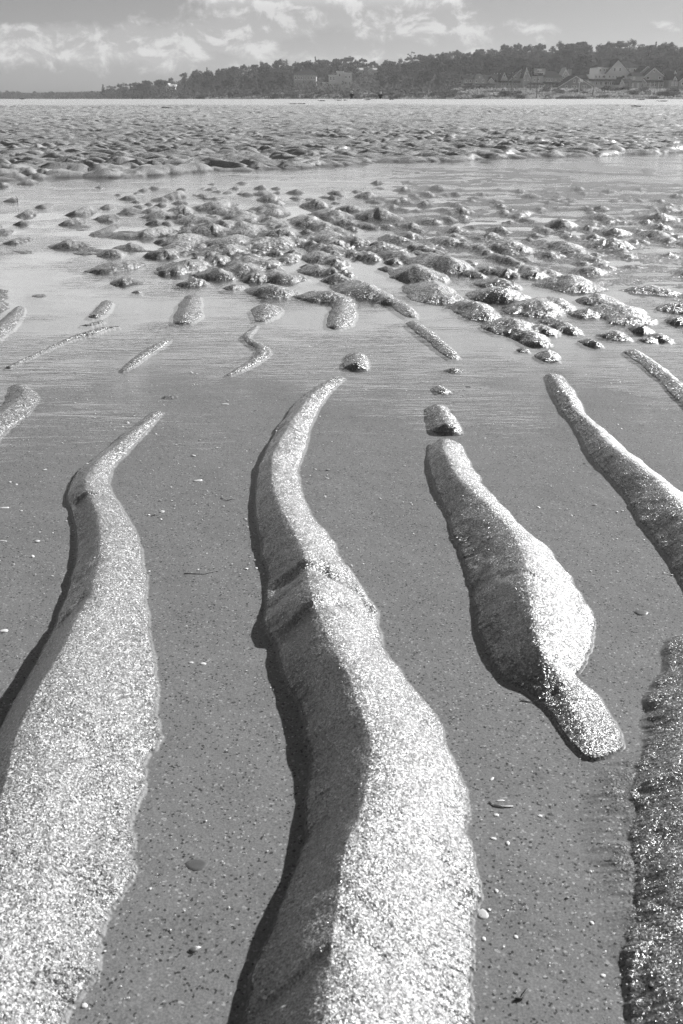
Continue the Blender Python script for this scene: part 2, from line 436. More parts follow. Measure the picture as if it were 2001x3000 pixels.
# ---- mounds of the broken ripple field: (photo x, photo y, half width) or with an explicit second crest point
MOUNDS = """1364 878 44 1420 915|1472 934 48 1512 955|1530 968 36 1572 992|1587 950 30|1650 956 24 1684 966|1574 872 58 1592 900|1610 930 26 1680 960|1779 890 60 1840 925|1730 868 46|1870 950 24
1791 975 30|1721 991 18|1925 974 24|1893 990 18|1985 925 30|1593 1030 28 1612 1044|1530 1018 14|1211 775 54 1250 800|1262 822 58 1290 862|1038 820 54 1096 850|1120 865 30 1153 880|1255 742 60 1330 772|1447 838 58|1440 812 40|1632 812 60 1690 830|1715 780 36 1740 792
1626 706 46 1677 728|1700 740 30 1760 760|1440 713 32 1490 728|1447 742 26 1517 768|1540 775 34|1420 905 16|1089 612 42 1120 618|1236 590 24|1344 605 30|1191 650 30|1249 637 28|1065 650 20 1100 664|1332 662 28|1293 690 36 1335 706|1425 682 34|1485 704 44 1520 722|1112 714 48|1140 735 44
1210 714 30|1153 690 34|1070 560 22|1169 578 26|1274 540 24|1236 558 20|1446 582 20|1472 616 24|1459 598 17|1178 546 18|1554 566 20|1644 584 10|1583 605 18|1515 628 24 1545 616|1640 640 36|1755 600 18|1979 566 17|1902 624 36|1944 606 22|1748 622 26 1790 636|1797 643 20|1784 666 34|1899 672 36
1928 653 24|1940 690 28|1982 686 16|1775 698 44 1800 706|1819 728 18|1860 668 20|621 536 10|710 531 12|768 541 15|691 547 13|529 558 26|592 568 12|777 555 20|800 568 26|873 555 22|978 557 20|656 582 38|911 587 26|535 600 32|793 595 30|819 610 32|953 610 40|650 606 24|717 617 34|736 626 28
889 628 44|596 634 46|669 643 40|819 640 38|934 649 32|742 656 44|621 656 46|835 666 38|953 675 44|557 682 42|698 688 44|835 690 32|541 707 38|679 714 44|803 714 40|978 701 28|953 720 34|1020 690 34|1010 730 32|900 690 26|118 603 16 140 594|66 624 18 90 614|70 645 18|220 618 24 262 604|195 648 26 225 636
275 684 16 340 656|322 597 18|386 572 20|405 562 9|405 587 9|437 594 11|386 606 22|292 634 20 330 626|350 622 14 408 616|450 624 36 480 618|420 680 40 478 662|10 668 22|34 706 20 78 694|190 710 36 220 704|335 728 26|385 712 30|376 760 44|455 734 34 500 726|358 820 32 372 812|488 786 36 530 776
572 760 44|622 786 36 650 800|584 816 30|707 740 18|755 755 42|723 770 42|793 760 32|800 796 50 850 800|782 832 52 815 850|924 736 42|962 758 30|905 778 42|975 808 38|924 852 46 980 866|698 832 18|645 745 26|860 742 28|1065 735 22|405 850 10|1150 600 20|1010 600 22|1000 640 26|1370 760 18|1350 640 14
1610 870 40|1860 840 40 1960 850|1700 905 30|1500 900 24|1960 890 40 2060 905|1390 690 16|1600 740 22|1730 700 16|1950 740 20|2040 690 40|2060 770 44|-40 650 34|-60 720 40|-30 880 40|2050 850 50|2080 620 34|2060 950 40|-60 600 26
70 528 22 84 524|14 534 20|165 526 9|290 545 8|1100 528 14|1330 560 16|1385 575 14|1190 528 12""".replace('\n', '|').split('|')
_rm = random.Random(77)
for k in range(340):
    px = _rm.uniform(500, 2100) if _rm.random() < .6 else _rm.gauss(850, 420); py = 545 + 250 * _rm.random() ** 1.1
    if not (-80 < px < 2100): continue
    if py > np.interp(px, [-80, 200, 500, 700, 1000, 1400, 2100], [640, 680, 740, 800, 830, 880, 900]): continue
    if px < 350 and _rm.random() < .7: continue
    w = _rm.uniform(10, 20) * (.55 + (py - 520) / 260.0)
    MOUNDS.append('%.0f %.0f %.1f' % (px, py, w))
for s_ in MOUNDS:
    a = [float(q) for q in s_.split()]
    px, py, w = a[:3]
    w *= 1.72 if (500 < px < 1100 and 575 < py < 770) else 1.55
    rr = random.Random(int(px * 7 + py))
    if len(a) == 5: p2 = (a[3], a[4])
    else:
        dirx = 1.0 if px > 880 else -1.0
        L = w * rr.uniform(.5, 1.1); p2 = (px + L * dirx * rr.uniform(.6, 1.0), py + L * rr.uniform(.10, .42) * (0.5 + (py - 500) / 500.0))
    hf = rr.uniform(.40, .56)
    x1, y1 = px, py
    kl, kr = rr.uniform(.8, 1.1), rr.uniform(.75, 1.05)
    add_ridge([(px, py, w * kl * .9, w * kr * .8, .85), ((px + p2[0]) / 2 + rr.uniform(-.1, .1) * w, (py + p2[1]) / 2 - rr.uniform(.0, .22) * w * (0.4 + (py - 500) / 700.0), w * kl, w * kr, 1.0), (p2[0], p2[1], w * kl * .8, w * kr * .85, .8)], hf * .9 * min(1.0, 48.0 / w) ** .5, 'mound', False)

# ---- the grid: a heightfield, finest close to the photographer
pys = np.arange(3150.0, 1750.0, -3.1).tolist() + np.arange(1750.0, 496.0, -3.1).tolist()
Ys = [on_z(0, p)[1] for p in pys]
Ynear = np.array(Ys)
y_ = Ynear[-1]; far = []
while y_ < 50: y_ += 0.055 + 0.0012 * (y_ - 13); far.append(y_)
while y_ < 66: y_ += 0.30; far.append(y_)
while y_ < 1010: y_ *= 1.06; far.append(y_)
front = np.linspace(-4.0, Ynear[0], 14)[:-1]
Yr = np.concatenate([front, Ynear, far])
ui = np.linspace(-0.372, 0.372, 690)
uo = 0.372 * np.exp(np.linspace(0, math.log(14.0), 60))[1:]
U = np.concatenate([-uo[::-1], ui, uo])
dep = np.maximum(CP * Yr + SP * CAM_H, 0.7)
X = U[None, :] * dep[:, None]
Y = np.repeat(Yr[:, None], len(U), 1)
NR, NC = X.shape
print('grid', NR, NC, NR * NC * 2)
PX, PY = px_of(X, np.maximum(Y, 0.3), 0.0)

# bank beyond the channel
edge = np.interp(PX, [-400, 0, 300, 400, 550, 640, 760, 900, 1000, 1191, 1383, 1530, 1766, 2001, 2400],
                 [536, 528, 527, 521, 511, 505, 500, 492, 487, 478, 471, 465, 455, 449, 436])
edge_Y = on_z(0, 500)[1]
eY = np.array([on_z(0, e)[1] for e in np.linspace(430, 545, 60)])
edgeY = np.interp(edge, np.linspace(430, 545, 60), eY)          # distance at which the bank starts
dB = Y - edgeY + 0.35 * fbm(X * .9, Y * .5, 3, 5)
dB = np.where(Y < 5, -9.0, dB)
bankz = np.interp(Y, [0, 12, 21.6, 30, 45, 60, 66, 75, 100, 1100], [0.0, 0.012, .085, .25, .485, .73, .70, .3, -.28, -.28])
# bed of the channels and pools
xm = X; bed = -0.0050 - 0.009 * sstep(Y, 2.6, 5) + 0.0022 * fbm(X * 3, Y * 3, 3, 9)
streak = fbm(X * 1.3 + 0.4 * Y, Y * 5.0, 4, 21)
streak2 = fbm(X * 5 + Y, Y * 11.0, 4, 33)
# damp sand flat, right of the middle: barely awash, with flow marks
def blob(cx, cy, sx, sy):
    return np.exp(-(((PX - cx) / sx) ** 2 + ((PY - cy) / sy) ** 2))
flat_m = sstep(PX + (PY - 600) * .2 + 60 * fbm(X * .8, Y * .4, 2, 3), 960, 1180) * sstep(PY, 484, 500) * (1 - sstep(PY + .10 * (2001 - PX) * 0, 850, 960))
lo_right = 484 + np.interp(PX, [1000, 1300, 1500, 1700, 2001], [0, -2, 6, 34, 44])
flat_m = sstep(PX + 60 * fbm(X * .8, Y * .4, 2, 3), 960, 1180) * sstep(PY + 5 * fbm(X * .6, Y * 1.2, 3, 8), lo_right, lo_right + 10)
south = np.interp(PX, [900, 1100, 1300, 1500, 1700, 1850, 2001], [690, 720, 760, 800, 840, 880, 900])
flat_m = flat_m * (1 - sstep(PY + 22 * fbm(X * 3, Y * 3, 3, 14), south - 25, south + 40))
cen_m = blob(760, 670, 260, 100) * 0.9
m_ = np.clip(np.maximum(flat_m, cen_m), 0, 1)
bed = bed * (1 - m_) + m_ * (0.0002 + 0.0046 * streak + 0.0024 * streak2)
# shoals beside the far left mounds
for cx, cy, sx, sy, a_ in [(310, 690, 90, 10, .016), (230, 665, 60, 14, .020), (370, 690, 80, 16, .022), (260, 735, 90, 12, .016), (70, 740, 60, 14, .018), (170, 790, 50, 22, .010), (170, 875, 70, 40, .012),
                           (-20, 870, 60, 50, .022), (420, 735, 60, 10, .02), (330, 640, 50, 10, .02), (110, 870, 30, 14, .012), (250, 740, 50, 20, .012), (400, 830, 50, 12, .018), (1330, 1085, 30, 6, .02)]:
    bed = bed + a_ * blob(cx, cy, sx, sy) * (0.8 + 0.5 * streak2)
apr_e = np.interp(PY, [2190, 2221, 2310, 2390, 2476, 2550, 2630, 2700, 2790, 2860, 2930, 3100], [1800, 1690, 1712, 1702, 1705, 1745, 1760, 1766, 1790, 1820, 1836, 1830])
apron = sstep(PX + 14 * pn(Y / .011, X / .06, 31) + 9 * pn(Y / .0045, X / .05, 32), apr_e - 15, apr_e + 110) * sstep(PY + (PX - 1700) * .25 + 30 * pn(X / .05, Y / .02, 35), 2190, 2330) * (Y > .3)
bed = bed + apron * (.0036 + .0008 * pn(Y / .007, X / .045, 33) + .0016 * pn(Y / .02, X / .08, 34) + .0012 * fbm(X / .06, Y / .06, 3, 36))
Z = np.maximum(bed, -0.06)
# slow channel wash marks on the far right water sheet
wash = sstep(PX, 1450, 1600) * (1 - sstep(np.abs(PY - (492 + (PX - 1500) * .055) - 4 * fbm(X * .5, Y, 2, 4)), 3, 9)) * sstep(520 - PY, 0, 8)
Z = Z + wash * (0.018 + 0.006 * streak2)
wash2 = blob(1900, 500, 40, 9)
Z = Z + wash2 * 0.02

# far ripples: rounded crests with a steeper side towards the channel
def ripple_field(X, Y, sx, sy, seed, ex=1.5):
    xr = X / sx; yr = Y / sy
    ix = np.floor(xr).astype(np.int64); iy = np.floor(yr).astype(np.int64)
    best = np.full(X.shape, -9.0, np.float32)
    for oy in (-1, 0, 1):
        for ox in (-1, 0, 1):
            cx = ix + ox; cyy = iy + oy
            h1 = _perm[(_perm[(cx + seed) & 255] + cyy) & 255].astype(np.float32)
            h2 = _perm[(h1.astype(np.int64) + 71 + cx) & 255].astype(np.float32)
            h3 = _perm[(h2.astype(np.int64) + 13 + cyy) & 255] / 255.0
            ang = (h3 - .5) * 0.9 - 0.15
            ddx = (xr - (cx + .15 + .7 * h1 / 255.0)) * sx / .5 / sx
            ddy = (yr - (cyy + .15 + .7 * h2 / 255.0))/ .5
            ca, sa = np.cos(ang), np.sin(ang)
            a = ddx * ca + ddy * sa; b = -ddx * sa + ddy * ca
            b = b + 0.25 * a * a                                 # bend the crest
            wx = 0.85 + .5 * h3
            b = np.where(b < 0, b / .62, b / 1.25)
            t = np.sqrt((a / wx / 1.25) ** 2 + b ** 2)
            hh = (0.55 + 0.45 * h2 / 255.0) * (1 - t ** ex)
            best = np.maximum(best, hh)
    return best
far_rows = Yr > 8
rf = np.zeros_like(X)
Xf, Yf = X[far_rows], Y[far_rows]
wx_ = Xf + .22 * fbm(Xf * 1.2, Yf * 1.2, 2, 60) ; wy_ = Yf + .18 * fbm(Xf * 1.4, Yf * 1.4, 2, 61)
r1 = ripple_field(wx_ + .12 * Yf, wy_, .35, .27, 3); r2 = ripple_field(wx_ * 1.0 + 5, wy_ + 3, .15, .13, 9)
rf[far_rows] = np.maximum(r1, -0.35) * .076 + np.maximum(r2, -.4) * .003
lump_amp = np.where(Y > 8, 1.0, 0) * (1 - sstep(Y + 2.5 * fbm(X * .2, Y * .2, 3, 40), 42, 49))
lump_amp = lump_amp * (0.62 + .5 * (1 - sstep(Y, 14, 30))) * (0.85 + .35 * fbm(X * .25, Y * .25, 2, 44))
bankH = bankz + rf * lump_amp * 1.1 - 0.004 + 0.014 * sstep(dB, 0, 3.0)
bm = sstep(dB, -0.20, 0.40)
bankfull = -0.03 + (bankH + 0.03) * bm
Z = np.where(dB > -0.4, smax(bankfull, Z, 0.006), Z)
Z = np.where(Y > 50, bankz + 0.006 * fbm(X * .25, Y * .25, 3, 12), Z)

# ---- raise the ridges and mounds
ID = np.full(X.shape, -1, np.int16)
BEST = np.full(X.shape, -1.0, np.float32)
RR = np.full(X.shape, -1.0)
SK = np.zeros(X.shape)
warpx = fbm(X * 9, Y * 9, 3, 70); warpy = fbm(X * 9, Y * 9, 3, 75)
Xf_, Yf_ = X.ravel(), Y.ravel()
for rid, (key, P) in enumerate(ridge_segs):
    wmax = max(P[:, 2].max(), P[:, 3].max()) * 1.8
    x0, x1, y0, y1 = P[:, 0].min() - wmax, P[:, 0].max() + wmax, P[:, 1].min() - wmax, P[:, 1].max() + wmax
    r0, r1_ = np.searchsorted(Yr, [y0, y1])
    if r1_ - r0 < 2: continue
    xs, ys = X[r0:r1_], Y[r0:r1_]
    sel = (xs > x0) & (xs < x1)
    if not sel.any(): continue
    wsm = 0.5 * (P[:, 2].mean() + P[:, 3].mean())
    small = key == 'mound' or len(P) < 20
    wa = (0.16 if key == 'mound' else 0.05) * min(wsm, .05)
    qx = xs[sel] + warpx[r0:r1_][sel] * wa; qy = ys[sel] + warpy[r0:r1_][sel] * wa
    n = len(qx)
    bd = np.full(n, 1e9); bs = np.zeros(n); bt = np.zeros(n); bH = np.zeros(n); bsd = np.ones(n)
    S0 = 0.0
    for i in range(len(P) - 1):
        a, b = P[i], P[i + 1]
        d = b[:2] - a[:2]; L = math.hypot(*d) + 1e-9; d = d / L
        rx, ry = qx - a[0], qy - a[1]
        s = rx * d[0] + ry * d[1]
        sc = np.clip(s, 0, L)
        over = s - sc
        side = rx * d[1] - ry * d[0]      # + is to the right of the walking direction
        if d[1] < 0 or (abs(d[1]) < 1e-6 and d[0] < 0): rgt = -side
        else: rgt = side
        if d[1] > 0: pass
        f = sc / L
        # which side is photo right: positive x across the crest
        wl = a[2] + (b[2] - a[2]) * f; wr = a[3] + (b[3] - a[3]) * f; H = a[4] + (b[4] - a[4]) * f
        rgt = side if d[1] >= 0 else -side
        if abs(d[1]) < abs(d[0]) * .35 and key == 'mound':
            rgt = side if d[0] < 0 else -side          # crest lies across the view: its near side is the steep one
            rgt = np.where(True, -(ry * abs(d[0]) - rx * d[1] * np.sign(d[0])) * -1.0, 0)
        w = np.where(rgt > 0, wr, wl)
        we = 0.5 * (wl + wr) * (.8 if key == 'mound' else .45)
        t = np.sqrt((rgt / w) ** 2 + (over / we) ** 2)
        better = t < bd
        bd = np.where(better, t, bd); bs = np.where(better, S0 + sc, bs); bH = np.where(better, H, bH); bsd = np.where(better, rgt, bsd)
        S0 += L
    wm = wsm
    # rills running down the flanks, finer close to the water line
    ds = bs
    rill = pn(ds / (0.0045 if wm > .05 else .009), bsd / .05 + rid, rid % 9) * .8 + pn(ds / .013, bsd / .09 + rid, rid % 7) * .35
    lw = 1.1 if (key == 'mound' or len(P) > 30) else 3.2
    lown = fbm(qx / (wm * lw), qy / (wm * lw), 3, 90 + rid % 5)
    t = bd * (1 + (.16 if key == 'F' else .075 if len(P) > 30 else .20) * lown) + np.where(bsd < 0, .026 if key == 'F' else .036, .020) * rill * sstep(bd, .35, .95) * (1.0 if wm > .03 else .3)
    if key in LEFT_STEEP:
        pl = 1 - t ** 1.12; pr = 1 - t ** 1.6
        # a defined brink where the slip face starts
        prof = np.where(bsd < 0, pl, pr)
        rnd = 0.04
        prof = prof - rnd * np.exp(-(bd / .10) ** 2) * .35
    elif key == 'mound':
        ts = np.sqrt(t * t + .015); prof = np.where(bsd < 0, 1.02 - ts ** 1.3, 1.02 - ts ** 1.8)
        prof = prof * (1 + .22 * lown) + .02 * pn(qx / (wm * .35), qy / (wm * .3), 23)
    else:
        prof = np.where(bsd < 0, 1 - t ** 1.3, 1 - t ** 1.8)
    h = bH * prof
    h = np.where(h < 0, h * 1.6 - .03 * np.maximum(bd - 1, 0), h) if key != 'F' else h
    if key == 'mound':
        sk = np.zeros(sel.shape); sk[sel] = bH * .34 * np.exp(-(bd / 1.05) ** 2 * 1.2) * (1 - sstep(bd, 1.2, 1.8)) * (1 + .6 * lown)
        SK[r0:r1_] = np.maximum(SK[r0:r1_], sk)
    # grain-sized roughness that real vertices can carry close up
    full = np.full(sel.shape, -9.0); full[sel] = h
    cur = RR[r0:r1_]
    won = full > np.maximum(cur, -0.004)
    ID[r0:r1_][won] = rid
    k = max(0.003, 0.16 * float(P[:, 4].max())) if key == 'mound' else 0.0015
    RR[r0:r1_] = np.where(full > -5, smax(cur, full, k), cur)
Z = smax(RR, Z + SK, np.where(Y < 4.2, .0012, .006))

# ---- cuts and slumps across the ridges: photo points of a line, width, depth in pixels
CUTS = [((765,1714),(870,1704),17,.015),((860,1700),(975,1692),16,.017),((960,1692),(1085,1768),12,.014),((890,1832),(975,1800),13,.018),((800,1760),(900,1740),8,.006),((1255,1266),(1365,1268),7,.022),
        ((195,1475),(272,1452),10,.012),((150,1835),(240,1770),9,.010),((1548,1732),(1610,1752),5,.005),((235,1690),(290,1655),6,.006),
        ((1010,2690),(1120,2770),34,.006),((1000,2760),(1100,2830),22,.007),((1870,2490),(2050,2430),26,.010),((1810,2890),(2060,2770),40,.012),((700,2960),(930,2900),16,.010),
        ((1640,1180),(1690,1200),5,.004),((1015,1050),(1075,1052),4,.006),((1580,2030),(1650,2015),9,.006),((420,1050),(450,1040),4,.006)]
for (a, b, w, dp) in CUTS:
    ax, ay = on_z(a[0], a[1], .015); bx, by = on_z(b[0], b[1], .015)
    g = ground_scale((ay + by) / 2); w = w * g * 1.7; dp = dp * .45
    r0, r1_ = np.searchsorted(Yr, [min(ay, by) - 6 * w, max(ay, by) + 6 * w])
    xs, ys = X[r0:r1_], Y[r0:r1_]
    d = np.array([bx - ax, by - ay]); L = np.hypot(*d); d = d / L
    wob = w * 1.2 * fbm(xs / (w * 7), ys / (w * 7), 2, 77)
    s = (xs - ax) * d[0] + (ys - ay) * d[1]; q = -(xs - ax) * d[1] + (ys - ay) * d[0] + wob
    over = s - np.clip(s, 0, L)
    q = np.where(q > 0, q / 0.8, q / 1.8)       # steep far wall, gentle near wall
    g2 = np.exp(-(q / w) ** 2 - (over / (w * 2.5)) ** 2)
    above = sstep(Z[r0:r1_], 0.0, .012)
    Z[r0:r1_] = Z[r0:r1_] - dp * 1.0 * g2 * above

# ---- fine relief of the sand carried by the vertices themselves
dry_m = sstep(Z, -0.002, .004)
near_m = 1 - sstep(Y, 3.0, 9.0)
fine = pn(X / .0075, Y / .0075, 50) * .00018 + pn(X / .0045, Y / .006, 51) * .00028 + pn(X / .018, Y / .018, 52) * .0006 + pn(X / .045, Y / .045, 53) * .0011
Z = Z + fine * (0.35 + .65 * dry_m) * (near_m + .9 * (1 - near_m) * (Y < 14))
mid = pn(X / .03, Y / .03, 54) * .0012 + pn(X / .08, Y / .06, 55) * .0014
Z = Z + mid * sstep(Z, 0, .014) * sstep(Y, 3.0, 6.0) * (Y < 46)

# ---- normals of the whole sheet, so the pieces join without seams
Pp = np.stack([X, Y, Z], -1)
du = np.zeros_like(Pp); dv = np.zeros_like(Pp)
du[:, 1:-1] = Pp[:, 2:] - Pp[:, :-2]; du[:, 0] = Pp[:, 1] - Pp[:, 0]; du[:, -1] = Pp[:, -1] - Pp[:, -2]
dv[1:-1] = Pp[2:] - Pp[:-2]; dv[0] = Pp[1] - Pp[0]; dv[-1] = Pp[-1] - Pp[-2]
Nn = np.cross(du, dv); Nn /= np.linalg.norm(Nn, axis=-1, keepdims=True)
co = Pp.reshape(-1, 3); nn = Nn.reshape(-1, 3).astype(np.float32)
idx = np.arange(NR * NC).reshape(NR, NC)
quads = np.stack([idx[:-1, :-1], idx[:-1, 1:], idx[1:, 1:], idx[1:, :-1]], -1).reshape(-1, 4)
fid = ID[:-1, :-1].ravel().copy()
zz = Z[:-1, :-1].ravel()
fid[zz < -0.0035] = -1
def sheet_piece(name, sel, mat, centre=True):
    q = quads[sel]
    used, inv = np.unique(q.ravel(), return_inverse=True)
    v = co[used]; c = np.array([v[:, 0].mean(), v[:, 1].mean(), 0.0]) if centre else np.zeros(3)
    me = mesh_np(name, v - c, inv.reshape(-1, 4), mat, True)
    me.normals_split_custom_set_from_vertices(nn[used])
    return obj(name, me, None, tuple(c))
RIDGE_LABEL = {'A': 'broad bright sand ridge running down the left side of the photo', 'B': 'long sand ridge with a sideways crack, middle of the photo',
 'C': 'sand ridge swelling in its middle and ending in a small toe', 'D': 'sand ridge sloping out of the right edge of the photo', 'E': 'short sand ridge at the right edge beyond the others',
 'F': 'dark sand ridge in the bottom right corner', 'G': 'stubby sand ridge at the left edge', 'H': 'long thin diagonal sand ridge on the left',
 'I': 'small pointed sand ridge standing in the water left of the middle', 'J': 'hooked S-shaped sand ridge'}
RIDGE_OBJS = []
assigned = np.zeros(len(quads), bool)
for rid, (key, P) in enumerate(ridge_segs):
    s = (fid == rid)
    if s.sum() < 60: continue
    assigned |= s
    o = sheet_piece('sand_ridge' if key != 'mound' else 'sand_mound', s, M_sand)
    tag(o, RIDGE_LABEL.get(key), None, None, 'structure')
o = sheet_piece('tidal_flat', ~assigned, M_sand, False)
tag(o, 'wet tidal flat with rippled sand bank rising to a smooth top', None, None, 'structure')

def ground_z(x, y):
    r = int(np.clip(np.searchsorted(Yr, y), 0, NR - 1))
    c = int(np.clip(np.searchsorted(X[r], x), 0, NC - 1))
    return float(Z[r, c])

# ---- water
wv = [(-130, -4, 0), (130, -4, 0), (130, 22, 0), (-130, 22, 0)]
w_ = mesh_np('water', wv, [(0, 1, 2, 3)], M_water)
tag(obj('water', w_), 'shallow clear water lying between the sand ridges', None, None, 'structure')

# ================================================================== BEHIND THE BANK: shore, hill, wood
KP = [-900, -300, 0, 300, 400, 600, 800, 1000, 1100, 1340, 1500, 1700, 1850, 2000, 2500, 3000]
TOP = [266, 270, 273, 262, 247, 214, 190, 177, 186, 163, 145, 138, 136, 148, 150, 160]
YC = [900, 900, 900, 700, 620, 580, 560, 560, 560, 540, 520, 500, 500, 500, 500, 500]
TH = [4, 4, 4, 4.8, 5.6, 6.2, 6.6, 6.8, 6.8, 6.8, 7.2, 7.4, 7.4, 7.4, 7.4, 7.4]
YF = [650, 650, 650, 520, 450, 400, 370, 350, 340, 318, 300, 300, 300, 300, 300, 300]
def kn(px, T): return np.interp(px, KP, T)
def hill_z(px, Y):
    yc, yf = kn(px, YC), kn(px, YF)
    zc = CAM_H + (286 - kn(px, TOP)) / 3403.0 * yc - kn(px, TH) * .82
    t = (Y - yf) / (yc - yf)
    shelf = sstep(px, 1280, 1360)
    za = -.28 + (zc + .28) * np.clip(t, 0, 1) ** .85
    zb = np.where(Y < 345, -.28 + 3.5 * sstep(Y, yf + 2, 345), np.where(Y < 378, 3.22, 3.22 + (zc - 3.22) * np.clip((Y - 378) / (yc - 378), 0, 1) ** .8))
    z = za * (1 - shelf) + zb * shelf
    z = np.where(Y < yf, -.45, z)
    return z
gp = np.arange(-900, 3001, 12.0); gy = np.concatenate([np.arange(296, 400, 3.0), np.arange(400, 640, 8.0), np.linspace(640, 1000, 14)])
GP, GY = np.meshgrid(gp, gy)
GX = x_at(GP, GY); GZ = hill_z(GP, GY)
GZ = np.where(GZ > -.3, GZ + .5 * fbm(GX / 14, GY / 14, 3, 30) * sstep(GZ, -.2, 1.5), GZ)
ii = np.arange(GP.size).reshape(GP.shape)
hq = np.stack([ii[:-1, :-1], ii[:-1, 1:], ii[1:, 1:], ii[1:, :-1]], -1).reshape(-1, 4)

def ground_mat(name, a, b, sc):
    m, t, out = new_mat(name)
    p = t.n('ShaderNodeBsdfDiffuse'); pos = t.n('ShaderNodeNewGeometry').outputs['Position']
    v = t.mix(t.ss(t.noise(pos, sc, 5.0, .65), .35, .65), a, b)
    t.put(p.inputs[0], grey_col(t, v)); t.put(out.inputs[0], p.outputs[0]); return m
M_hill = ground_mat('hill_scrub', .045, .16, .25)
tag(obj('hill', mesh_np('hill', np.stack([GX, GY, GZ], -1), hq, M_hill, True)), 'long wooded hill behind the beach', None, None, 'structure')

def leaf_mat(name, g, tr):
    m, t, out = new_mat(name)
    d = t.n('ShaderNodeBsdfDiffuse'); tl = t.n('ShaderNodeBsdfTranslucent')
    oi = t.n('ShaderNodeObjectInfo').outputs['Random']
    pos = t.n('ShaderNodeNewGeometry').outputs['Position']
    v = t.m('MULTIPLY', g, t.m('ADD', .55, t.m('ADD', t.m('MULTIPLY', oi, .65), t.m('MULTIPLY', t.noise(pos, .6, 3.0), .5))))
    t.put(d.inputs[0], grey_col(t, v)); t.put(tl.inputs[0], grey_col(t, t.m('MULTIPLY', v, 1.2)))
    mx = t.n('ShaderNodeMixShader'); mx.inputs[0].default_value = tr
    t.put(mx.inputs[1], d.outputs[0]); t.put(mx.inputs[2], tl.outputs[0]); t.put(out.inputs[0], mx.outputs[0])
    return m
M_leaf = leaf_mat('broad_leaves', .060, .32)
M_needle = leaf_mat('needles', .040, .15)
M_scrub = leaf_mat('scrub_leaves', .09, .35)
M_grass = leaf_mat('dune_grass', .30, .35)
M_bark = simple('bark', .10, .9, .2, 2.0, .4)

def leaf_cloud(cs, n, size, seed, flat=.8):
    """n small four-sided leaves spread over the surfaces of the clumps cs = (x, y, z, r)"""
    r = np.random.default_rng(seed)
    V = []; F = []
    cs = np.array(cs, float)
    w = cs[:, 3] ** 2; pick = r.choice(len(cs), n, p=w / w.sum())
    d = r.normal(size=(n, 3)); d /= np.linalg.norm(d, axis=1, keepdims=True)
    rad = cs[pick, 3] * r.uniform(.72, 1.08, n)
    c = cs[pick, :3] + d * rad[:, None] * np.array([1, 1, flat])
    a = r.normal(size=(n, 3)) + d * .2; a -= d * (a * d).sum(1, keepdims=True) * .6; a /= np.linalg.norm(a, axis=1, keepdims=True)
    b = np.cross(a, d + r.normal(size=(n, 3)) * .55); b /= np.linalg.norm(b, axis=1, keepdims=True) + 1e-9
    s = size * r.uniform(.6, 1.3, n)[:, None]
    q = np.stack([c - a * s - b * s * .3, c + b * s * .75 - a * s * .1, c + a * s + b * s * .2, c - b * s * .7 + a * s * .1], 1).reshape(-1, 3)
    f = np.arange(4 * n).reshape(-1, 4)
    return q, f
def broad_crown(seed, h, w):
    r = random.Random(seed); cs = []
    for i in range(46):
        a = r.uniform(0, 2 * PI); k = r.uniform(0, 1) ** .5
        zz = r.uniform(.04, 1.02); ww = w * .62 * (1 - max(0, zz - .35) ** 1.6 * 1.15) * r.uniform(.7, 1.1)
        rr = r.uniform(.07, .15) * w
        cs.append((math.cos(a) * ww * k, math.sin(a) * ww * k, min(zz * h, h - rr * .7), rr))
    cs.append((0, 0, h * .48, w * .30)); cs.append((r.uniform(-1, 1), 0, h * r.uniform(.9, 1.05), w * .09))
    return cs
def conifer_crown(seed, h, w):
    r = random.Random(seed); cs = []
    for i in range(22):
        t = (i + .5) / 22; a = i * 2.4 + r.uniform(-.4, .4)
        rad = w * .5 * (1 - t) ** .85 * r.uniform(.5, 1.0)
        cs.append((math.cos(a) * rad * .6, math.sin(a) * rad * .6, h * (.14 + .84 * t), max(.22, rad * .55)))
    return cs
def trunk_mesh(h, r0, seed, limbs=5):
    r = random.Random(seed); b = MB()
    top = (r.uniform(-.3, .3), r.uniform(-.3, .3), h * .8)
    b.tube([(0, 0, -.8), (top[0] * .3, top[1] * .3, h * .35), top], r0, r0 * .3, 6)
    for i in range(limbs):
        t = r.uniform(.3, .7); a = r.uniform(0, 2 * PI)
        p = (top[0] * t, top[1] * t, h * .8 * t + .2)
        L = h * r.uniform(.18, .3)
        b.tube([p, (p[0] + math.cos(a) * L * .6, p[1] + math.sin(a) * L * .6, p[2] + L * .35), (p[0] + math.cos(a) * L, p[1] + math.sin(a) * L, p[2] + L * .8)], r0 * .4, r0 * .1, 5)
    me = bpy.data.meshes.new('trunk'); me.from_pydata([tuple(p) for p in b.v], [], b.f); me.materials.append(M_bark); me.update()
    return me
BROAD = []; CONE = []
for i in range(7):
    h = 9.0; w = random.uniform(6.8, 9.0)
    q, f = leaf_cloud(broad_crown(i, h, w), 1900, .34, i)
    BROAD.append((mesh_np('crown', q, f, M_leaf), trunk_mesh(h, .2, i)))
for i in range(4):
    h = 10.0; w = random.uniform(3.6, 4.8)
    q, f = leaf_cloud(conifer_crown(20 + i, h, w), 900, .34, 40 + i, .6)
    CONE.append((mesh_np('crown', q, f, M_needle), trunk_mesh(h, .17, 30 + i, 2)))
SHR = []
for i in range(4):
    r = random.Random(60 + i)
    cs = [(r.uniform(-1, 1), r.uniform(-.8, .8), r.uniform(.3, .8), r.uniform(.45, .75)) for _ in range(6)]
    q, f = leaf_cloud(cs, 420, .17, 70 + i)
    SHR.append(mesh_np('shrub_leaves', q, f, M_scrub))

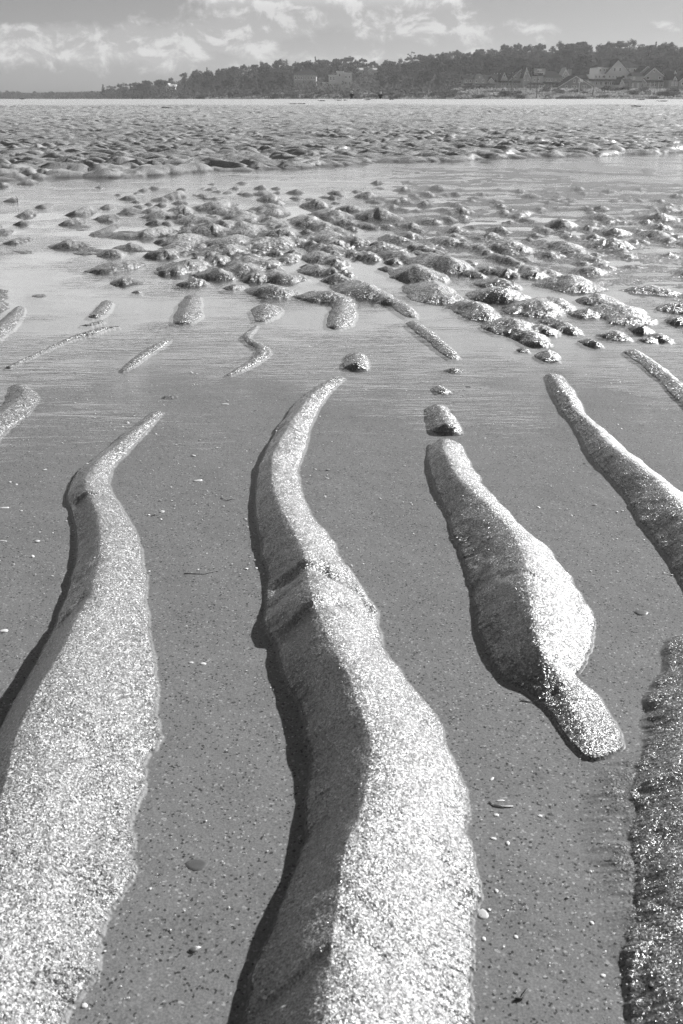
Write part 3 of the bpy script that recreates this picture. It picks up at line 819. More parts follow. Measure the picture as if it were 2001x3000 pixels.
def plant_tree(kind, px, Y, h, label, group, wide=1.0, z=None):
    lib = CONE if kind == 'pine_tree' else BROAD
    cr, tr = lib[random.randrange(len(lib))]
    base_h = 10.0 if kind == 'pine_tree' else 9.0
    if z is None: z = float(hill_z(px, Y))
    x = x_at(px, Y, z)
    e = empty(kind, (x, Y, z - .2), random.uniform(0, 6.28))
    s = h / base_h; e.scale = (s * wide, s * wide, s)
    tag(e, label, 'tree', group)
    obj('trunk', tr, e); obj('crown', cr, e)
    return e
def area(px):
    for lim, s in [(310, 'on the low far shore'), (480, 'left of the pale cottage'), (640, 'round the pale-roofed cottage'), (840, 'left of the hip-roofed house'),
                   (960, 'round the hip-roofed house'), (1045, 'round the stepped white villa'), (1180, 'round the half-hidden roofs'), (1340, 'left of the gambrel house'), (1470, 'above the gambrel house'),
                   (1610, 'above the steep-gabled houses'), (1730, 'above the wide-gabled house'), (1890, 'above the big white house')]:
        if px < lim: return s
    return 'above the grey gabled house'
def tier_word(t):
    return 'on the skyline' if t > .93 else 'high on the slope' if t > .62 else 'mid-slope' if t > .33 else 'low on the slope'
rt = random.Random(5)
count_tree = 0
TREE_CLEAR = [(850, 936, 425), (930, 1034, 400), (478, 515, 520), (1038, 1108, 500)]
for tier in range(6):
    tt = [1.0, .86, .68, .48, .30, .14][tier]
    px = 305 + rt.uniform(0, 30)
    while px < 2060:
        yc, yf = float(kn(px, YC)), float(kn(px, YF))
        y0 = 388 if px > 1345 else yf + 14
        Yt = y0 + (yc - y0) * tt + rt.uniform(-9, 9)
        ok = True
        for a, b, yy in TREE_CLEAR:
            if a < px < b and Yt < yy + 8: ok = False
        con = rt.random() < (.22 if 560 < px < 760 else .16 if tier == 0 else .10)
        h = float(kn(px, TH)) * (rt.uniform(.82, 1.12) if tier == 0 else rt.uniform(.7, 1.2)) * (1.0 if tt > .4 or px > 1345 else .72)
        if ok:
            kind = 'pine_tree' if con else 'broadleaf_tree'
            if con: h *= rt.uniform(.95, 1.2)
            wd_ = rt.uniform(1.0, 1.4)
            adj = ('tall ' if h > float(kn(px, TH)) else 'short ') + ('broad ' if wd_ > 1.2 else 'slim ')
            plant_tree(kind, px, Yt, h, adj + ('dark pine ' if con else 'round-crowned tree ') + tier_word(tt) + ' ' + area(px), 'trees of the hillside wood', wd_)
            count_tree += 1
        px += rt.uniform(25, 41)
for k in range(34):
    px = -40 + k * 10.3 + rt.uniform(-4, 4)
    plant_tree('broadleaf_tree', px, 860 + rt.uniform(-90, 60), rt.uniform(3.6, 5.4), 'leafy round-crowned tree ' + area(px), 'trees along the far shore', rt.uniform(1.1, 1.6), z=.2)
for k in range(10):                                   # margins just outside the frame
    plant_tree('broadleaf_tree', 2080 + k * 38, 505, 9, 'leafy round-crowned tree of the wood beyond the frame', 'trees beyond the frame')
plant_tree('pine_tree', 305, 560, 7.0, 'lone tall pine at the left end of the hill', None, 1.5, z=.4)
plant_tree('pine_tree', 608, 565, 8.2, 'taller of two pines standing close together on the left slope', None, 1.2)
plant_tree('broadleaf_tree', 1704, 392, 9.5, 'big round tree close behind the low wide-gabled house', None, 1.35)
plant_tree('broadleaf_tree', 1003, 405, 7.0, 'dark tree growing in front of the stepped white villa', None, 1.0, z=2.6)
plant_tree('broadleaf_tree', 1925, 392, 8.5, 'wide tree close behind the grey gabled house', None, 1.3)
# windswept bare-limbed pine on the skyline
wx, wY = 1200, 552
e = empty('windswept_pine', (x_at(wx, wY, 12), wY, float(hill_z(wx, wY))))
tag(e, 'windswept open pine with bare bent limbs on the skyline', 'tree'); e.scale = (.62, .62, .68)
b = MB(); b.tube([(0, 0, -1), (.3, 0, 5), (1.2, 0, 9), (1.0, 0, 12.5)], .28, .1, 7)
for sx_, z_, L in [(1, 8.2, 3.5), (-1, 9.0, 2.8), (1, 10.2, 3.2), (-1, 11.0, 2.5), (1, 12.0, 2.2), (1, 9.2, 5.4)]:
    b.tube([(1, 0, z_), (1 + sx_ * L * .6, 0.2, z_ + .5), (1 + sx_ * L, 0, z_ + .3)], .1, .04, 5)
b.build('trunk', M_bark, e)
cs = [(1 + sx_ * L, 0, z_ + .7, .75) for sx_, z_, L in [(1, 8.2, 3.5), (-1, 9.0, 2.8), (1, 10.2, 3.2), (-1, 11.0, 2.5), (1, 12.0, 2.2), (1, 9.2, 5.4), (1, 12.4, .6), (-1, 10, 1.2)]]
q, f = leaf_cloud(cs, 420, .26, 99, .5); obj('crown', mesh_np('crown', q, f, M_needle), e)

# undergrowth filling the slope, and pale grass on the dunes
r = np.random.default_rng(3)
n = 60000
upx = r.uniform(-100, 2200, n); ut = r.uniform(0, 1, n)
uyf, uyc = kn(upx, YF), kn(upx, YC)
uY = np.where(upx > 1345, 384 + (uyc - 384) * ut, uyf + 6 + (uyc - uyf) * ut)
keep = uY > uyf + 5
upx, uY = upx[keep], uY[keep]; n = len(upx)
uz = hill_z(upx, uY); ux = x_at(upx, uY, uz)
def cards(x, y, z, size, seed, up=.5):
    r = np.random.default_rng(seed); n = len(x)
    c = np.stack([x, y, z], -1)
    a = r.normal(size=(n, 3)); a /= np.linalg.norm(a, axis=1, keepdims=True)
    b = r.normal(size=(n, 3)); b[:, 2] += up; b -= a * (a * b).sum(1, keepdims=True); b /= np.linalg.norm(b, axis=1, keepdims=True)
    s = (size * r.uniform(.5, 1.4, n))[:, None]
    q = np.stack([c - a * s, c - b * s * .8, c + a * s, c + b * s * 1.2], 1).reshape(-1, 3)
    return q, np.arange(4 * n).reshape(-1, 4)
q, f = cards(ux, uY, uz + r.uniform(0, 1, n) ** 1.3 * 3.0, .33, 4)
tag(obj('undergrowth', mesh_np('undergrowth', q, f, M_leaf)), 'dense undergrowth of the hillside wood', None, None, 'stuff')
n = 30000
gpx = r.uniform(600, 2150, n); gt = r.uniform(0, 1, n)
gYf = kn(gpx, YF)
gYy = gYf + 3 + gt * np.where(gpx > 1345, 40, 26)
gx_ = x_at(gpx, gYy, 1.5); tuft = fbm(gx_ / 9, gYy / 5, 3, 17)
keep = (tuft > .0)
gx_, gYy, gpx = gx_[keep], gYy[keep], gpx[keep]; n = len(gx_)
q, f = cards(gx_, gYy, hill_z(gpx, gYy) + r.uniform(0, .5, n), .20, 6, 2.5)
tag(obj('dune_grass', mesh_np('dune_grass', q, f, M_grass)), 'pale beach grass on the low dunes below the houses', None, None, 'stuff')
def s_area(px):
    for lim, s in [(700, 'on the left part of the shore'), (960, 'below the hip-roofed house'), (1100, 'below the stepped white villa'), (1350, 'left of the gambrel house'), (1470, 'below the gambrel house'), (1640, 'below the steep-gabled houses'), (1740, 'below the low wide-gabled house'), (1880, 'below the big white house')]:
        if px < lim: return s
    return 'below the grey gabled house'
for k in range(120):
    px = rt.uniform(420, 2040); yf = float(kn(px, YF)); Yt = yf + rt.uniform(5, 40 if px > 1345 else 24)
    z = float(hill_z(px, Yt))
    o = obj('shrub', SHR[k % 4], None, (x_at(px, Yt, z), Yt, z - .15)); s = rt.uniform(.8, 1.7); o.scale = (s * 1.5, s, s * .8)
    o.rotation_euler = (0, 0, rt.uniform(0, 6))
    tag(o, ('broad rounded shrub ' if s > 1.25 else 'small rounded shrub ') + ('at the beach edge ' if Yt < yf + 11 else 'midway up the dune ' if Yt < yf + 20 else 'high on the dune ') + s_area(px), 'shrub', 'shrubs on the dunes')

# ================================================================== HOUSES
M_white = simple('white_clapboard', .80, .7, .3, 1.2, .12)
M_pale = simple('pale_clapboard', .60, .7, .3, 1.2, .15)
M_shingle = simple('grey_shingle', .42, .85, .2, 2.5, .3)
M_dkshingle = simple('dark_shingle', .30, .85, .2, 2.5, .3)
M_roof = simple('asphalt_shingle_roof', .05, 1.0, .0, 2.0, .3)
M_roofpale = simple('pale_roof', .34, .8, .2, 2.0, .2)
M_trim = simple('white_trim', .85, .6, .3, 2.0, .06)
M_glass = simple('window_glass', .035, .12, .6, 1.0, .1)
M_blind = simple('drawn_blind', .55, .7, .2, 1.0, .1)
M_brick = simple('chimney_brick', .22, .9, .2, 4.0, .3)
class House:
    def __init__(s, name, label, Y, pxc, pybase, wall, roof, cat='house'):
        s.Y = Y; s.x0, s.z0 = on_Y(pxc, pybase, Y)
        s.e = empty(name, (s.x0, Y, s.z0)); tag(s.e, label, cat, 'houses along the shore')
        s.w, s.r = wall, roof
    def L(s, px, py):
        x, z = on_Y(px, py, s.Y); return x - s.x0, z - s.z0
    def wall(s, a, b, top, bot, dy=0.0, dep=8.0, mat=None, name='wall', down=1.5):
        x0, z1 = s.L(a, top); x1, z0 = s.L(b, bot)
        return MB().box(x0, x1, dy, dy + dep, z0 - (down if bot > 255 or down > 2 else 0), z1).build(name, mat or s.w, s.e)
    def gable(s, a, b, eave, pk, pky, base, dy=0.0, dep=8.0, mat=None, ov=.35, th=.22, eave2=None, down=1.5):
        eave2 = eave2 or eave
        x0, z0 = s.L(a, eave); x1, z1 = s.L(b, eave2); xp, zp = s.L(pk, pky); _, zb = s.L(a, base)
        MB().prism([(x0, zb - (down if base > 255 else 0)), (x1, zb - (down if base > 255 else 0)), (x1, z1), (xp, zp), (x0, z0)], dy, dy + dep).build('wall', mat or s.w, s.e)
        for (xa, za) in ((x0, z0), (x1, z1)):
            d = Vector((xa - xp, za - zp)); L = d.length; d /= L; nrm = Vector((-d.y, d.x)) * (1 if xa < xp else -1)
            nrm = Vector((abs(d.y) * (-1 if xa < xp else 1), abs(d.x)))
            e_ = Vector((xa, za)) + d * ov
            p = Vector((xp, zp))
            poly = [tuple(p + nrm * .01), tuple(e_ + nrm * .01), tuple(e_ + nrm * (th + .01)), (xp, zp + (th + .01) / max(.3, abs(d.x)))]
            MB().prism(poly, dy - ov, dy + dep + ov * .5).build('roof', s.r, s.e)
            poly2 = [tuple(p - nrm * .20), tuple(e_ - nrm * .20), tuple(e_ - nrm * .002), tuple(p - nrm * .002)]
            MB().prism(poly2, dy - ov - .04, dy - ov + .05).build('rake_trim', M_trim, s.e)
    def side_roof(s, a, b, eave, ridge, dy=0.0, dep=8.0, ov=.35, mat=None):
        x0, ze = s.L(a, eave); x1, zr = s.L(b, ridge)
        m = MB(); ym = dy + dep / 2
        m.add([(x0 - ov, dy - ov, ze), (x1 + ov, dy - ov, ze), (x1 + ov, ym, zr), (x0 - ov, ym, zr), (x0 - ov, dy + dep + ov, ze), (x1 + ov, dy + dep + ov, ze)],
              [(0, 1, 2, 3), (3, 2, 5, 4), (0, 3, 4), (1, 5, 2), (0, 4, 5, 1)])
        return m.build('roof', mat or s.r, s.e)
    def hip(s, a, b, eave, ra, rb, ridge, dy=0.0, dep=8.0, ov=.4, mat=None):
        x0, ze = s.L(a, eave); x1, _ = s.L(b, eave); xa, zr = s.L(ra, ridge); xb, _ = s.L(rb, ridge); ym = dy + dep / 2
        m = MB().add([(x0 - ov, dy - ov, ze), (x1 + ov, dy - ov, ze), (x1 + ov, dy + dep + ov, ze), (x0 - ov, dy + dep + ov, ze), (xa, ym, zr), (xb, ym, zr)],
                     [(0, 1, 5, 4), (1, 2, 5), (2, 3, 4, 5), (3, 0, 4), (0, 3, 2, 1)])
        return m.build('roof', mat or s.r, s.e)
    def win(s, px, py, w, h, dy=0.0, blind=False):
        x, z = s.L(px, py); g = (CP * s.Y) / FPX; w *= g; h *= s.Y / 3403.0
        f = MB().box(x - w / 2, x + w / 2, dy - .07, dy - .003, z - h / 2, z + h / 2).build('window', M_trim, s.e)
        MB().box(x - w / 2 + .13, x + w / 2 - .13, dy - .085, dy - .072, z - h / 2 + .13, z + h / 2 - .13).build('pane', M_blind if blind else M_glass, f)
        MB().box(x - w / 2 - .06, x + w / 2 + .06, dy - .16, dy - .071, z - h / 2 - .09, z - h / 2 - .002).build('sill', M_trim, f)
        if h > 1.0: MB().box(x - w / 2 + .13, x + w / 2 - .13, dy - .10, dy - .088, z - .04, z + .04).build('sash_bar', M_trim, f)
    def porch(s, a, b, top, bot, base, dy=-2.2, n=5, mat=None):
        x0, z1 = s.L(a, top); x1, z0 = s.L(b, bot); _, zb = s.L(a, base)
        m = MB().add([(x0, dy, z0), (x1, dy, z0), (x1, -.004, z1), (x0, -.004, z1), (x0, dy, z0 - .18), (x1, dy, z0 - .18), (x1, -.004, z0 - .18), (x0, -.004, z0 - .18)],
                     [(0, 1, 2, 3), (4, 7, 6, 5), (0, 4, 5, 1), (1, 5, 6, 2), (2, 6, 7, 3), (3, 7, 4, 0)])
        m.build('porch_roof', mat or s.r, s.e)
        for i in range(n):
            x = x0 + .12 + (x1 - x0 - .24) * i / (n - 1)
            MB().box(x - .08, x + .08, dy + .1, dy + .26, zb - 1, z0 - .183).build('porch_post', M_trim, s.e)
    def chimney(s, a, b, top, bot, dy=3.0, dep=.8):
        x0, z1 = s.L(a, top); x1, z0 = s.L(b, bot)
        MB().box(x0, x1, dy, dy + dep, z0, z1).build('chimney', M_brick, s.e)

# far-left pale cottage
h = House('cottage', 'small cottage with a pale gabled roof alone among trees on the left slope', 500, 497, 258, M_pale, M_roofpale)
h.gable(486, 497, 253, 491, 246, 260, 0, 9); h.side_roof(494, 511, 253, 246, .5, 7); h.wall(494, 511, 253, 260, .6, 6.5)
# hip-roofed house
h = House('hip_roofed_house', 'long pale house with dark hipped roof halfway up the slope', 418, 892, 238, M_shingle, M_roof)
h.wall(860, 926, 219, 238, 0, 10, down=4); h.hip(856, 930, 219, 876, 915, 204, 0, 10)
for i, px in enumerate((866, 876, 884, 894, 903, 912, 920)): h.win(px, 228, 4.6, 10)
h.chimney(879, 882, 201, 208, 4)
# stepped villa
h = House('stepped_villa', 'white flat-roofed villa stepping down the slope in terraces', 392, 975, 257, M_pale, M_roofpale)
h.wall(963, 990, 221, 257, 0, 8, down=3); h.wall(986, 1006, 210, 257, 1.5, 8, down=3, name='tower'); h.wall(945, 962.8, 242, 257, -1, 7, down=3); h.wall(931, 953, 254, 270, -4, 3, name='terrace_wall')
h.wall(1006.2, 1031, 214, 257, 2.5, 7, down=3)
h.wall(984.5, 1007.5, 208.5, 210, 1.2, 8.6, mat=M_trim, name='roof', down=0); h.wall(962, 991, 219.6, 221, -.3, 8.6, mat=M_trim, name='roof', down=0); h.wall(944, 962.7, 240.6, 242, -1.3, 7.4, mat=M_trim, name='roof', down=0); h.wall(1007.6, 1032, 212.4, 214, 2.2, 7.6, mat=M_trim, name='roof', down=0)
for px, py, w, hh, dy in ((969, 230, 5, 11, 0), (978, 230, 5, 11, 0), (995, 220, 6, 9, 1.5), (969, 249, 5, 8, 0), (979, 249, 5, 8, 0), (950, 250, 5, 8, -1), (957, 250, 4, 8, -1), (1014, 225, 5, 9, 2.5), (1024, 225, 5, 9, 2.5), (1014, 243, 5, 9, 2.5), (1024, 243, 5, 9, 2.5)):
    h.win(px, py, w, hh, dy)
for a, w in ((1050, 13), (1090, 16)):
    h = House('hidden_house', 'left of the two roofs showing above the trees right of the villa' if a < 1070 else 'right of the two roofs showing above the trees right of the villa', 470, a, 214, M_shingle, M_roofpale)
    h.gable(a - w * .7, a + w * .2, 205, a - w * .25, 198, 218, 0, 8); h.side_roof(a + w * .1, a + w, 205, 198, 1, 7); h.wall(a, a + w, 205, 218, 1, 7); h.win(a - w * .25, 208, 4, 6)
# gambrel house
h = House('gambrel_house', 'shingled beach house with a barn-shaped gambrel gable, left end of the row', 352, 1405, 263, M_shingle, M_roof)
h.wall(1360, 1450, 246, 263, 0, 9, mat=M_pale); h.wall(1361, 1449, 232, 245.8, .3, 8.4); h.side_roof(1360, 1450, 232, 218, .3, 8.4)
x = [h.L(*q) for q in ((1384, 246), (1426, 246), (1422, 236), (1413, 224), (1404.5, 217.5), (1396, 224), (1388, 236))]
MB().prism(x, -.8, 6).build('wall', M_shingle, h.e)
for i in range(1, 6):
    a_, b_ = Vector(x[i]), Vector(x[(i + 1) % 7]); d = (b_ - a_).normalized(); nrm = Vector((d.y, -d.x)) * (1 if i < 4 else 1)
    MB().prism([tuple(a_ + nrm * .01), tuple(b_ + nrm * .01), tuple(b_ + nrm * .25), tuple(a_ + nrm * .25)], -1.1 - i * .004, 6).build('roof', M_roofpale, h.e)
h.gable(1431, 1446, 236, 1438, 227, 245.8, -.3, 5); h.chimney(1381, 1386, 213, 222, 3)
h.porch(1358, 1452, 244.5, 247, 263, -1.4, 6)
for px in (1366, 1378.5, 1394, 1414): h.win(px, 237.5, 5, 8.5, -.8 if px > 1385 else .3)
h.win(1438, 238, 4.5, 6, -.3); h.win(1404.5, 226, 3, 4, -.8)
for px in (1365, 1374, 1390.5, 1398, 1414.5, 1424, 1436): h.win(px, 256, 5, 9)
# long gabled house
h = House('long_porch_house', 'shingled house with one large gable over a long white porch', 356, 1500, 263, M_shingle, M_roof)
h.wall(1448, 1467, 241, 263, 1, 7, mat=M_pale); h.wall(1467.2, 1545, 238, 263, 0, 9, mat=M_pale)
h.side_roof(1448, 1478, 241, 232, 1, 7); h.gable(1489, 1540, 237, 1527, 201, 240, -.4, 9, eave2=219); h.gable(1467, 1489, 236, 1478, 211, 238, .5, 6, mat=M_pale)
h.hip(1464, 1548, 238, 1475, 1535, 231, -.2, 9)
h.porch(1466, 1546, 236.5, 240, 263, -2.0, 8)
for px, py, w, hh in ((1526, 212, 4.5, 8), (1511, 227, 5.5, 9), (1524, 225, 5, 8)): h.win(px, py, w, hh, -.4)
h.win(1478, 222, 4.5, 8, .5)
for i, px in enumerate((1453, 1460)): h.win(px, 249, 4, 8, 1, True)
for i, px in enumerate((1471, 1479, 1487, 1495, 1504, 1512, 1523, 1529, 1537)): h.win(px, 247, 4.6, 9, 0, i in (6, 7))
# twin steep house
h = House('steep_gabled_house', 'tall house with a steep narrow gable and a wide shed dormer', 350, 1560, 265, M_shingle, M_roof)
h.wall(1533, 1589, 223, 265, 0, 9); h.side_roof(1545, 1602, 223, 199, .2, 9); h.gable(1533, 1553, 226, 1542, 198, 227, -.3, 8)
h.wall(1567, 1598, 200, 222, .8, 4, name='dormer'); h.wall(1565, 1600, 198, 200, .4, 5, mat=M_roof, name='roof', down=0)
h.win(1585.5, 216, 17, 8, .8); h.win(1582, 204, 13, 2.6, .8)
h.porch(1546, 1590, 243, 246, 265, -1.8, 5)
for px, py, w, hh, dy in ((1541, 213, 3.5, 8, -.3), (1538, 232, 4, 8, 0), (1547, 232, 4, 8, 0), (1556, 234, 5, 8, 0), (1566, 234, 5, 8, 0), (1578, 233, 5, 8, 0), (1553, 254, 5, 9, 0), (1563, 254, 5, 9, 0), (1573, 254, 5, 9, 0), (1583, 254, 5, 9, 0)): h.win(px, py, w, hh, dy)
# hip with porch
h = House('hip_roofed_porch_house', 'two-storey house with a dark hip roof right of the steep gable', 354, 1612, 266, M_shingle, M_roof)
h.wall(1590, 1646, 227, 266, 0, 9); h.hip(1588, 1648, 227, 1604, 1632, 207, 0, 9); h.porch(1582, 1634, 240, 244, 266, -2.0, 6)
for px, py in ((1602, 234), (1609, 234), (1616, 234), (1640, 235)): h.win(px, py, 4.5, 8.5)
h.win(1628.5, 234, 4.5, 4.5)
for px in (1595, 1603, 1612, 1621, 1629): h.win(px, 254, 5, 9)
# turret-gabled house behind
h = House('chimney_house', 'house with small peaked gable and a broad brick chimney, set back', 368, 1668, 258, M_shingle, M_roofpale)
h.wall(1646, 1740, 233, 258, 1, 9); h.side_roof(1644, 1742, 233, 219, 1, 9, mat=M_roof); h.gable(1648, 1667, 219, 1657.5, 202, 232.8, .2, 6); h.chimney(1673.5, 1681, 202, 224, 4, 1.2)
h.win(1657.5, 213, 3.5, 8, .2); h.win(1652, 226, 6, 7, .2)
# low wide gable
h = House('wide_gabled_house', 'low grey house with a wide shallow white-edged front gable', 346, 1687, 263, M_dkshingle, M_roof)
h.gable(1640, 1732, 251, 1687, 222, 263, 0, 11, ov=.6); 
for px in (1683, 1697): h.win(px, 237, 5.5, 10)
for px, w in ((1659, 8), (1678, 6), (1686, 6), (1707, 6), (1715, 6)): h.win(px, 255, w, 10)
# big white house
h = House('white_inn', 'big white three-storey house with front gable and pointed corner turret', 362, 1806, 264, M_white, M_roof)
h.wall(1742, 1856, 216, 236, 0, 12, down=0); h.wall(1727, 1822, 236.2, 264, -1.2, 12); h.wall(1822.3, 1856, 236.2, 264, 0, 10)
h.wall(1750, 1878, 197, 215.8, .8, 10, down=0); h.hip(1748, 1880, 197, 1778, 1858, 178, .8, 10)
h.gable(1776, 1842, 213, 1809.5, 176, 216, -.5, 9, ov=.5)
x0_, z0_ = h.L(1748, 216); x1_, z1_ = h.L(1768, 196); xm_ = (x0_ + x1_) / 2; rr_ = (x1_ - x0_) / 2
m_ = MB(); m_.tube([(xm_, .8, z0_), (xm_, .8, z1_)], rr_, rr_, 12); m_.build('turret', M_white, h.e)
_, zt_ = h.L(1758, 168); m_ = MB(); m_.tube([(xm_, .8, z1_ + .003), (xm_, .8, zt_)], rr_ * 1.18, .05, 12); m_.build('turret_roof', M_roof, h.e)
h.porch(1726, 1824, 231.5, 236, 264, -2.8, 9)
for px, w in ((1746, 5), (1756, 5), (1769, 10), (1785.5, 5.5), (1796, 4), (1806, 4), (1813.5, 4), (1826, 10), (1844, 5)): h.win(px, 225, w, 9 if w > 4 else 7)
for px in (1799.5, 1815.5): h.win(px, 204, 6, 10, -.5)
h.win(1808, 191, 3, 4, -.5)
for px, w in ((1772, 5), (1779, 5), (1836, 4), (1842.5, 4), (1853.5, 4), (1860, 6), (1868, 4)): h.win(px, 205, w, 8, .8)
h.win(1758, 206, 6, 8, -.33)
for i, (px, w) in enumerate(((1732, 4.5), (1738, 4.5), (1745, 5), (1751, 5), (1758, 6), (1775, 13), (1790, 13), (1803, 5), (1811, 5))): h.win(px, 244.5, w, 9, -1.2, i in (0, 1, 3))
for px, w in ((1758, 8), (1772, 10), (1793, 4), (1802, 4)): h.win(px, 259.5, w, 4, -1.2)
h.chimney(1836, 1838, 189, 196, 3)
# small front cottage
h = House('front_cottage', 'little cottage with dark roof and outside chimney in front of the white house', 340, 1836, 266, M_pale, M_roof)
h.gable(1815, 1828, 245, 1821, 231, 264, -.2, 6); h.wall(1821, 1850, 244, 264, .1, 6); h.side_roof(1820, 1851, 244, 230, .1, 6)
h.chimney(1842, 1846.8, 233, 268, -.9, .8)
for i, px in enumerate((1822, 1834)): h.win(px, 253, 5, 10, -.2 if px < 1825 else .1, i == 0)
h = House('dark_roofed_cottage', 'cottage with steep dark roof squeezed between white house and grey house', 348, 1868, 262, M_shingle, M_roof)
h.wall(1848, 1876, 241, 262, -.8, 6); h.side_roof(1846, 1877, 241, 235, -.8, 5); h.wall(1853, 1885, 223, 240.8, .4, 6); h.side_roof(1856, 1886, 223, 211, .4, 6)
h.win(1858.5, 229, 6, 8, .4, True); h.win(1851, 249, 6, 10, -.8, True); h.win(1867, 249, 6, 10, -.8, True)
# grey gabled house
h = House('grey_gabled_house', 'large grey shingled house with wide white-trimmed gable at the right', 350, 1915, 262, M_shingle, M_roof)
h.gable(1876, 1942, 234, 1916.5, 198, 262, 0, 12, eave2=220, ov=.5); h.gable(1882, 1934, 214, 1907.5, 192, 234, 4, 9)
h.wall(1942.3, 1985, 218, 262, 1, 8); h.wall(1941, 1988, 216, 218, .5, 9, mat=M_trim, name='flat_roof', down=0)
h.gable(1874, 1890, 240, 1882, 231, 262, -1.2, 4); h.porch(1889, 1940, 234.5, 238.5, 262, -1.8, 5); h.chimney(1905, 1910, 189, 200, 5)
for px, py, w, hh in ((1916.5, 207, 6, 7), (1898.5, 228, 10, 9), (1932.5, 228, 7, 9), (1898, 249, 5, 10), (1905, 249, 5, 10), (1913, 249, 5, 10), (1920, 249, 5, 10), (1939, 249, 5.5, 12)): h.win(px, py, w, hh)
h.win(1878.5, 249, 6, 11, -1.2); h.win(1887, 250, 4, 8, -1.2)
for px in (1951, 1957.5): h.win(px, 226, 5, 7, 1)
for px in (1953, 1962, 1975): h.win(px, 248, 6, 9, 1)
# right-edge house
h = House('dormered_house', 'house with a gabled dormer cut by the right edge of the photo', 346, 1985, 260, M_shingle, M_roof)
h.wall(1962, 2040, 235, 260, 0, 9); h.side_roof(1960, 2042, 235, 207, 0, 9); h.gable(1972, 1982, 232, 1977, 223, 236, -.1, 3); h.gable(1983.5, 1988.5, 212, 1986, 206, 220, 3, 3)
h.gable(1988, 2036, 236, 2012, 214, 258, -1.4, 5)
for i, px in enumerate((1971, 1981)): h.win(px, 245.5, 7, 12, 0, True)
h.win(1977, 229, 6, 6, -.1); h.win(1996, 245, 7, 9, -1.4)
for k in range(3):
    a = 2060 + k * 75
    h = House('beach_house', 'beach house continuing the row beyond the frame', 350 + k * 4, a + 20, 262, M_shingle, M_roof)
    h.gable(a - 5, a + 50, 236, a + 22, 206, 262, 0, 11)
    for px in (a + 8, a + 22, a + 38): h.win(px, 250, 6, 9)

# poles
def util_pole(px, top, bot, Y, label, arm=True):
    x, zt = on_Y(px, top, Y); _, zb = on_Y(px, bot, Y)
    e = empty('utility_pole', (x, Y, zb)); tag(e, label, 'pole', 'utility poles before the houses')
    MB().tube([(0, 0, -.8), (0, 0, zt - zb)], .17, .11, 8).build('pole', M_bark, e)
    if arm:
        MB().box(-1.1, 1.1, -.2, -.13, zt - zb - .9, zt - zb - .74).build('crossarm', M_bark, e)
        for xx in (-.95, 0, .95): MB().tube([(xx, -.165, zt - zb - .738), (xx, -.165, zt - zb - .5)], .05, .03, 6).build('insulator', M_trim, e)
util_pole(1458, 209, 258, 338, 'utility pole in front of the gambrel house')
util_pole(1503, 207, 262, 336, 'utility pole before the big gable of the long porch house')
util_pole(1558, 204, 268, 334, 'thick utility pole before the steep gabled house')
util_pole(1577, 206, 287, 310, 'tallest pole, reaching down to the beach')
util_pole(1739, 252, 278, 316, 'short pole below the left corner of the white house', False)
x, zt = on_Y(1699, 229, 322); _, zb = on_Y(1699, 269, 322)
e = empty('flagpole', (x, 322, zb)); tag(e, 'white flagpole with a small pale flag before the wide-gabled house', 'flagpole')
MB().tube([(0, 0, -.5), (0, 0, zt - zb)], .09, .05, 8).build('pole', M_trim, e)
m_ = MB(); vs_ = []
for i in range(7):
    for j in (0, 1): vs_.append((.06 + i * .17, .10 * math.sin(i * 1.3), zt - zb - .1 - j * .75 - i * .05))
m_.add(vs_, [(2 * i, 2 * i + 1, 2 * i + 3, 2 * i + 2) for i in range(6)]); fl = m_.build('flag', M_trim, e)
sm = fl.modifiers.new('thickness', 'SOLIDIFY'); sm.thickness = .02

# ================================================================== PEOPLE
M_skin = simple('skin', .30, .6, .3, 8, .05)
M_darkcloth = simple('dark_cloth', .02, .85, .2, 8, .2)
M_trouser = simple('dark_trousers', .035, .85, .2, 8, .2)
M_palehair = simple('pale_hair', .85, .8, .3, 20, .15)
M_greyhair = simple('grey_hair', .75, .8, .3, 20, .15)
def skin_mesh(name, verts, edges, radii, mat, parent, sub=2):
    me = bpy.data.meshes.new(name); me.from_pydata(verts, edges, [])
    o = obj(name, me, None)
    md = o.modifiers.new('skin', 'SKIN'); md.use_smooth_shade = True
    sv = me.skin_vertices[0].data
    for i, r in enumerate(radii):
        sv[i].radius = r if isinstance(r, tuple) else (r, r)
        sv[i].use_root = (i == 0)
    s = o.modifiers.new('sub', 'SUBSURF'); s.levels = sub; s.render_levels = sub
    dg = bpy.context.evaluated_depsgraph_get()
    nm = bpy.data.meshes.new_from_object(o.evaluated_get(dg)); nm.name = name
    bpy.data.objects.remove(o)
    nm.materials.clear(); nm.materials.append(mat)
    for p in nm.polygons: p.use_smooth = True
    return obj(name, nm, parent)
